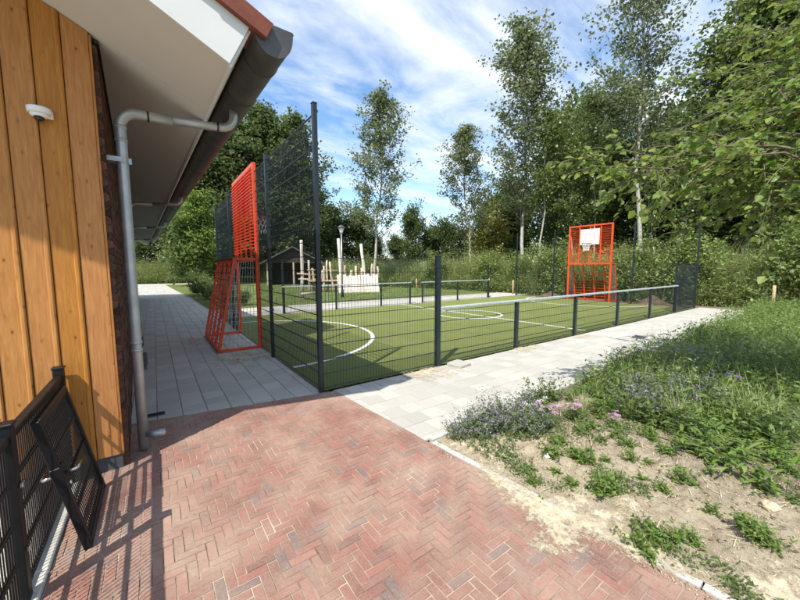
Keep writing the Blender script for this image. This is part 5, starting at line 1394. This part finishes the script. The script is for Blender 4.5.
LANCE = ['lance leaved plant just left of the pale stone', 'lance leaved plant touching the pale stone', 'lance leaved plant at the right frame edge above the stone', 'lance leaved plant second from the right frame edge', 'farthest right lance leaved plant before the catmint', 'lance leaved plant behind the pale stone', 'lance leaved plant in the middle of the front green row', 'leftmost lance leaved plant of the front green row', 'lance leaved plant in front of the mid catmint group', 'lance leaved plant below the upright grass tuft']
for i, (x, y) in enumerate(((1.81, -3.75), (1.73, -3.95), (2.26, -4.0), (2.6, -3.77), (3.0, -3.85), (2.1, -3.75), (2.35, -3.5), (1.95, -3.55), (2.75, -3.55), (2.45, -3.25))):
    plant('leafy_plant', 'dock%d' % (i % 3), x, y, random.uniform(0.8, 1.2), LANCE[i], 'lance leaved plants at the right')
G_LAB = {'m': 'bushy mid green plant with small leaves', 'w': 'bright green low plant', 'd': 'green plant with lance shaped leaves', 't': 'pale grass tuft'}
k = 0; rdp = random.Random(9)
while k < 120:                                        # fuller greenery towards the back
    x = 1.6 + 8.5 * rdp.random() ** 1.3; y = rdp.uniform(-4.4, -1.98)
    if y > -2.0 + (x - .3) * .0125 - 0.02: continue
    if y < -4.25 + 0.09 * x: continue
    dens = min(1, max(0, (x - 1.4 + 0.9 * (y + 3.2)) / 1.6)) * 0.9 + 0.05
    if vnoise(np.array([x]), np.array([y]), 1.7, 44)[0] * 0.7 + dens * 0.65 < 0.62: continue
    kd = rdp.choice(['mid0', 'mid1', 'mid2', 'weed0', 'weed1', 'dock0', 'dock2', 'tuft0', 'tuft1', 'mid1'])
    plant('green_plant', kd, x, y, rdp.uniform(0.75, 1.35), G_LAB[kd[0]] + ' ' + zone(x, y), 'green plants filling the bed'); k += 1
# dense cover at the far end and right of the bed: beyond counting
rg = np.random.default_rng(77)
n = 4200
gx = 2.6 + 14.5 * rg.random(n) ** 1.1; gy = rg.uniform(-5.2, -1.95, n)
ok = (gy < -2.02 + (gx - .3) * .0125) & (vnoise(gx, gy, 1.3, 45) * 0.75 + np.clip((gx - 2.6) / 4.0, 0, 1) * 0.5 > 0.40)
gx, gy = gx[ok], gy[ok]; n = len(gx); hh = rg.uniform(0.12, 0.34, n) * np.clip(0.65 + gx / 9, 0.65, 1.9)
base = np.stack([gx, gy, bed_z(gx, gy)], 1); per = 14
P = (base[:, None] + (rg.normal(size=(n, per, 3)) * .05) + np.stack([np.zeros((n, per)), np.zeros((n, per)), rg.random((n, per)) ** .8 * hh[:, None]], 2)).reshape(-1, 3)
Lf = rg.uniform(.03, .085, len(P)); V1 = leaves(P, rg.normal(size=P.shape) * [1, 1, .5] + [0, 0, .25], Lf, Lf * .42, .2, False)
o = obj('ground_cover', np_mesh('ground_cover', V1[0], [V1[1]]), 'garden_leaf', None, 'stuff'); tag(o, 'dense leafy ground cover at the back of the planting bed', 'ground cover')
b4 = np.repeat(base, 5, 0) + rg.normal(size=(n * 5, 3)) * [.05, .05, 0]
V, F = strips(b4, rg.random(len(b4)) * 6.283, rg.uniform(.12, .42, len(b4)), .006, 1.4, rg.uniform(.2, 1.2, len(b4)), 4)
o = obj('ground_grass', np_mesh('ground_grass', V, [F]), 'weed', None, 'stuff'); tag(o, 'grass blades mixed into the back of the planting bed', 'grass')
rm = np.random.default_rng(79); nm_ = 3600
mx = 0.55 + 4.0 * rm.random(nm_) ** 1.2; my = rm.uniform(-4.3, -2.0, nm_)
okm = (vnoise(mx, my, 2.1, 47) * 0.6 + vnoise(mx, my, 6.0, 48) * 0.4 + np.clip((mx - 0.9) * 0.14, -.1, .3) > 0.62)
mx, my = mx[okm], my[okm]; mb_ = np.stack([mx, my, bed_z(mx, my)], 1); pm_ = 12
Pm = (mb_[:, None] + rm.normal(size=(len(mx), pm_, 3)) * [.03, .03, .012] + np.array([0, 0, .018])).reshape(-1, 3)
Lm = rm.uniform(.012, .034, len(Pm)); V2 = leaves(Pm, rm.normal(size=Pm.shape) * [1, 1, .35] + [0, 0, .3], Lm, Lm * .5, .2, False)
o = obj('creeping_weeds', np_mesh('creeping_weeds', V2[0], [V2[1]]), 'garden_mid', None, 'stuff'); tag(o, 'low creeping weeds spread in patches over the sandy soil', 'ground cover')
nl_ = 1100; mx = 0.5 + 4.5 * rm.random(nl_); my = rm.uniform(-4.3, -1.98, nl_)
Ll_ = rm.uniform(.015, .04, nl_); V2 = leaves(np.stack([mx, my, bed_z(mx, my) + .006], 1), rm.normal(size=(nl_, 3)) * [1, 1, .15], Ll_, Ll_ * .5, .15, False)
o = obj('leaf_litter', np_mesh('leaf_litter', V2[0], [V2[1]]), 'litter', None, 'stuff'); tag(o, 'dry brown leaf litter scattered over the planting bed', 'litter')
b5 = base[rg.random(n) < 0.35]; m5 = len(b5)
V, F = strips(b5, rg.random(m5) * 6.283, rg.uniform(.3, .75, m5), .006, 1.45, rg.uniform(.1, .9, m5), 5)
o = obj('seed_stalks', np_mesh('seed_stalks', V, [F]), 'reed', None, 'stuff'); tag(o, 'thin pale seed stalks standing above the planting bed', 'grass')
# soil crumbs, pebbles, dry stalks
rg = np.random.default_rng(78); n = 15000
px = 0.1 + 4.2 * rg.random(n) ** 1.4; py = rg.uniform(-4.4, -2.0, n); px = px + 0.0785 * -py * 1.0
rr = rg.uniform(.002, .007, n) * np.where(rg.random(n) > .96, 2.0, 1)
oc = np.array([[1, 0, 0], [0, 1, 0], [-1, 0, 0], [0, -1, 0], [0, 0, .8], [0, 0, -.8]])
V = (np.stack([px, py, bed_z(px, py) + rr * .3], 1)[:, None] + oc[None] * rr[:, None, None] * rg.uniform(.6, 1.4, (n, 6, 1))).reshape(-1, 3)
ft = np.array([[0, 1, 4], [1, 2, 4], [2, 3, 4], [3, 0, 4], [1, 0, 5], [2, 1, 5], [3, 2, 5], [0, 3, 5]])
o = obj('soil_crumbs', np_mesh('soil_crumbs', V, [(np.arange(n)[:, None, None] * 6 + ft[None]).reshape(-1, 3)]), 'pebble', None, 'stuff'); tag(o, 'crumbs of soil and pebbles scattered over the planting bed', 'pebbles')
n = 900
px = rg.uniform(0.5, 4.5, n); py = rg.uniform(-4.3, -2.2, n)
V, F = strips(np.stack([px, py, bed_z(px, py) + .006], 1), rg.random(n) * 6.283, rg.uniform(.04, .16, n), .004, rg.uniform(-.02, .35, n), .2, 2)
o = obj('dry_stalks', np_mesh('dry_stalks', V, [F]), 'dead_stem', None, 'stuff'); tag(o, 'dry straw stalks lying on the planting bed', 'straw')
def rock(x, y, r_, label, mat='rock'):
    m = MB().dome((0, 0, 0), r_, 0.7, 12, 5, False, True)
    m.v = [tuple(np.array(v) * (0.8 + 0.4 * random.random())) for v in m.v]
    o = m.build('stone', mat, None, True); o.location = (x, y, gz_(x, y) + r_ * 0.25); tag(o, label, 'stone')
rock(1.50, -4.06, 0.05, 'pale yellow lump of sandstone near the right edge of the bed')
rock(0.92, -2.80, 0.028, 'small white stone among the weeds below the yarrow', 'plastic_white')
rock(0.78, -2.86, 0.02, 'smaller pale stone beside the white stone', 'pebble')
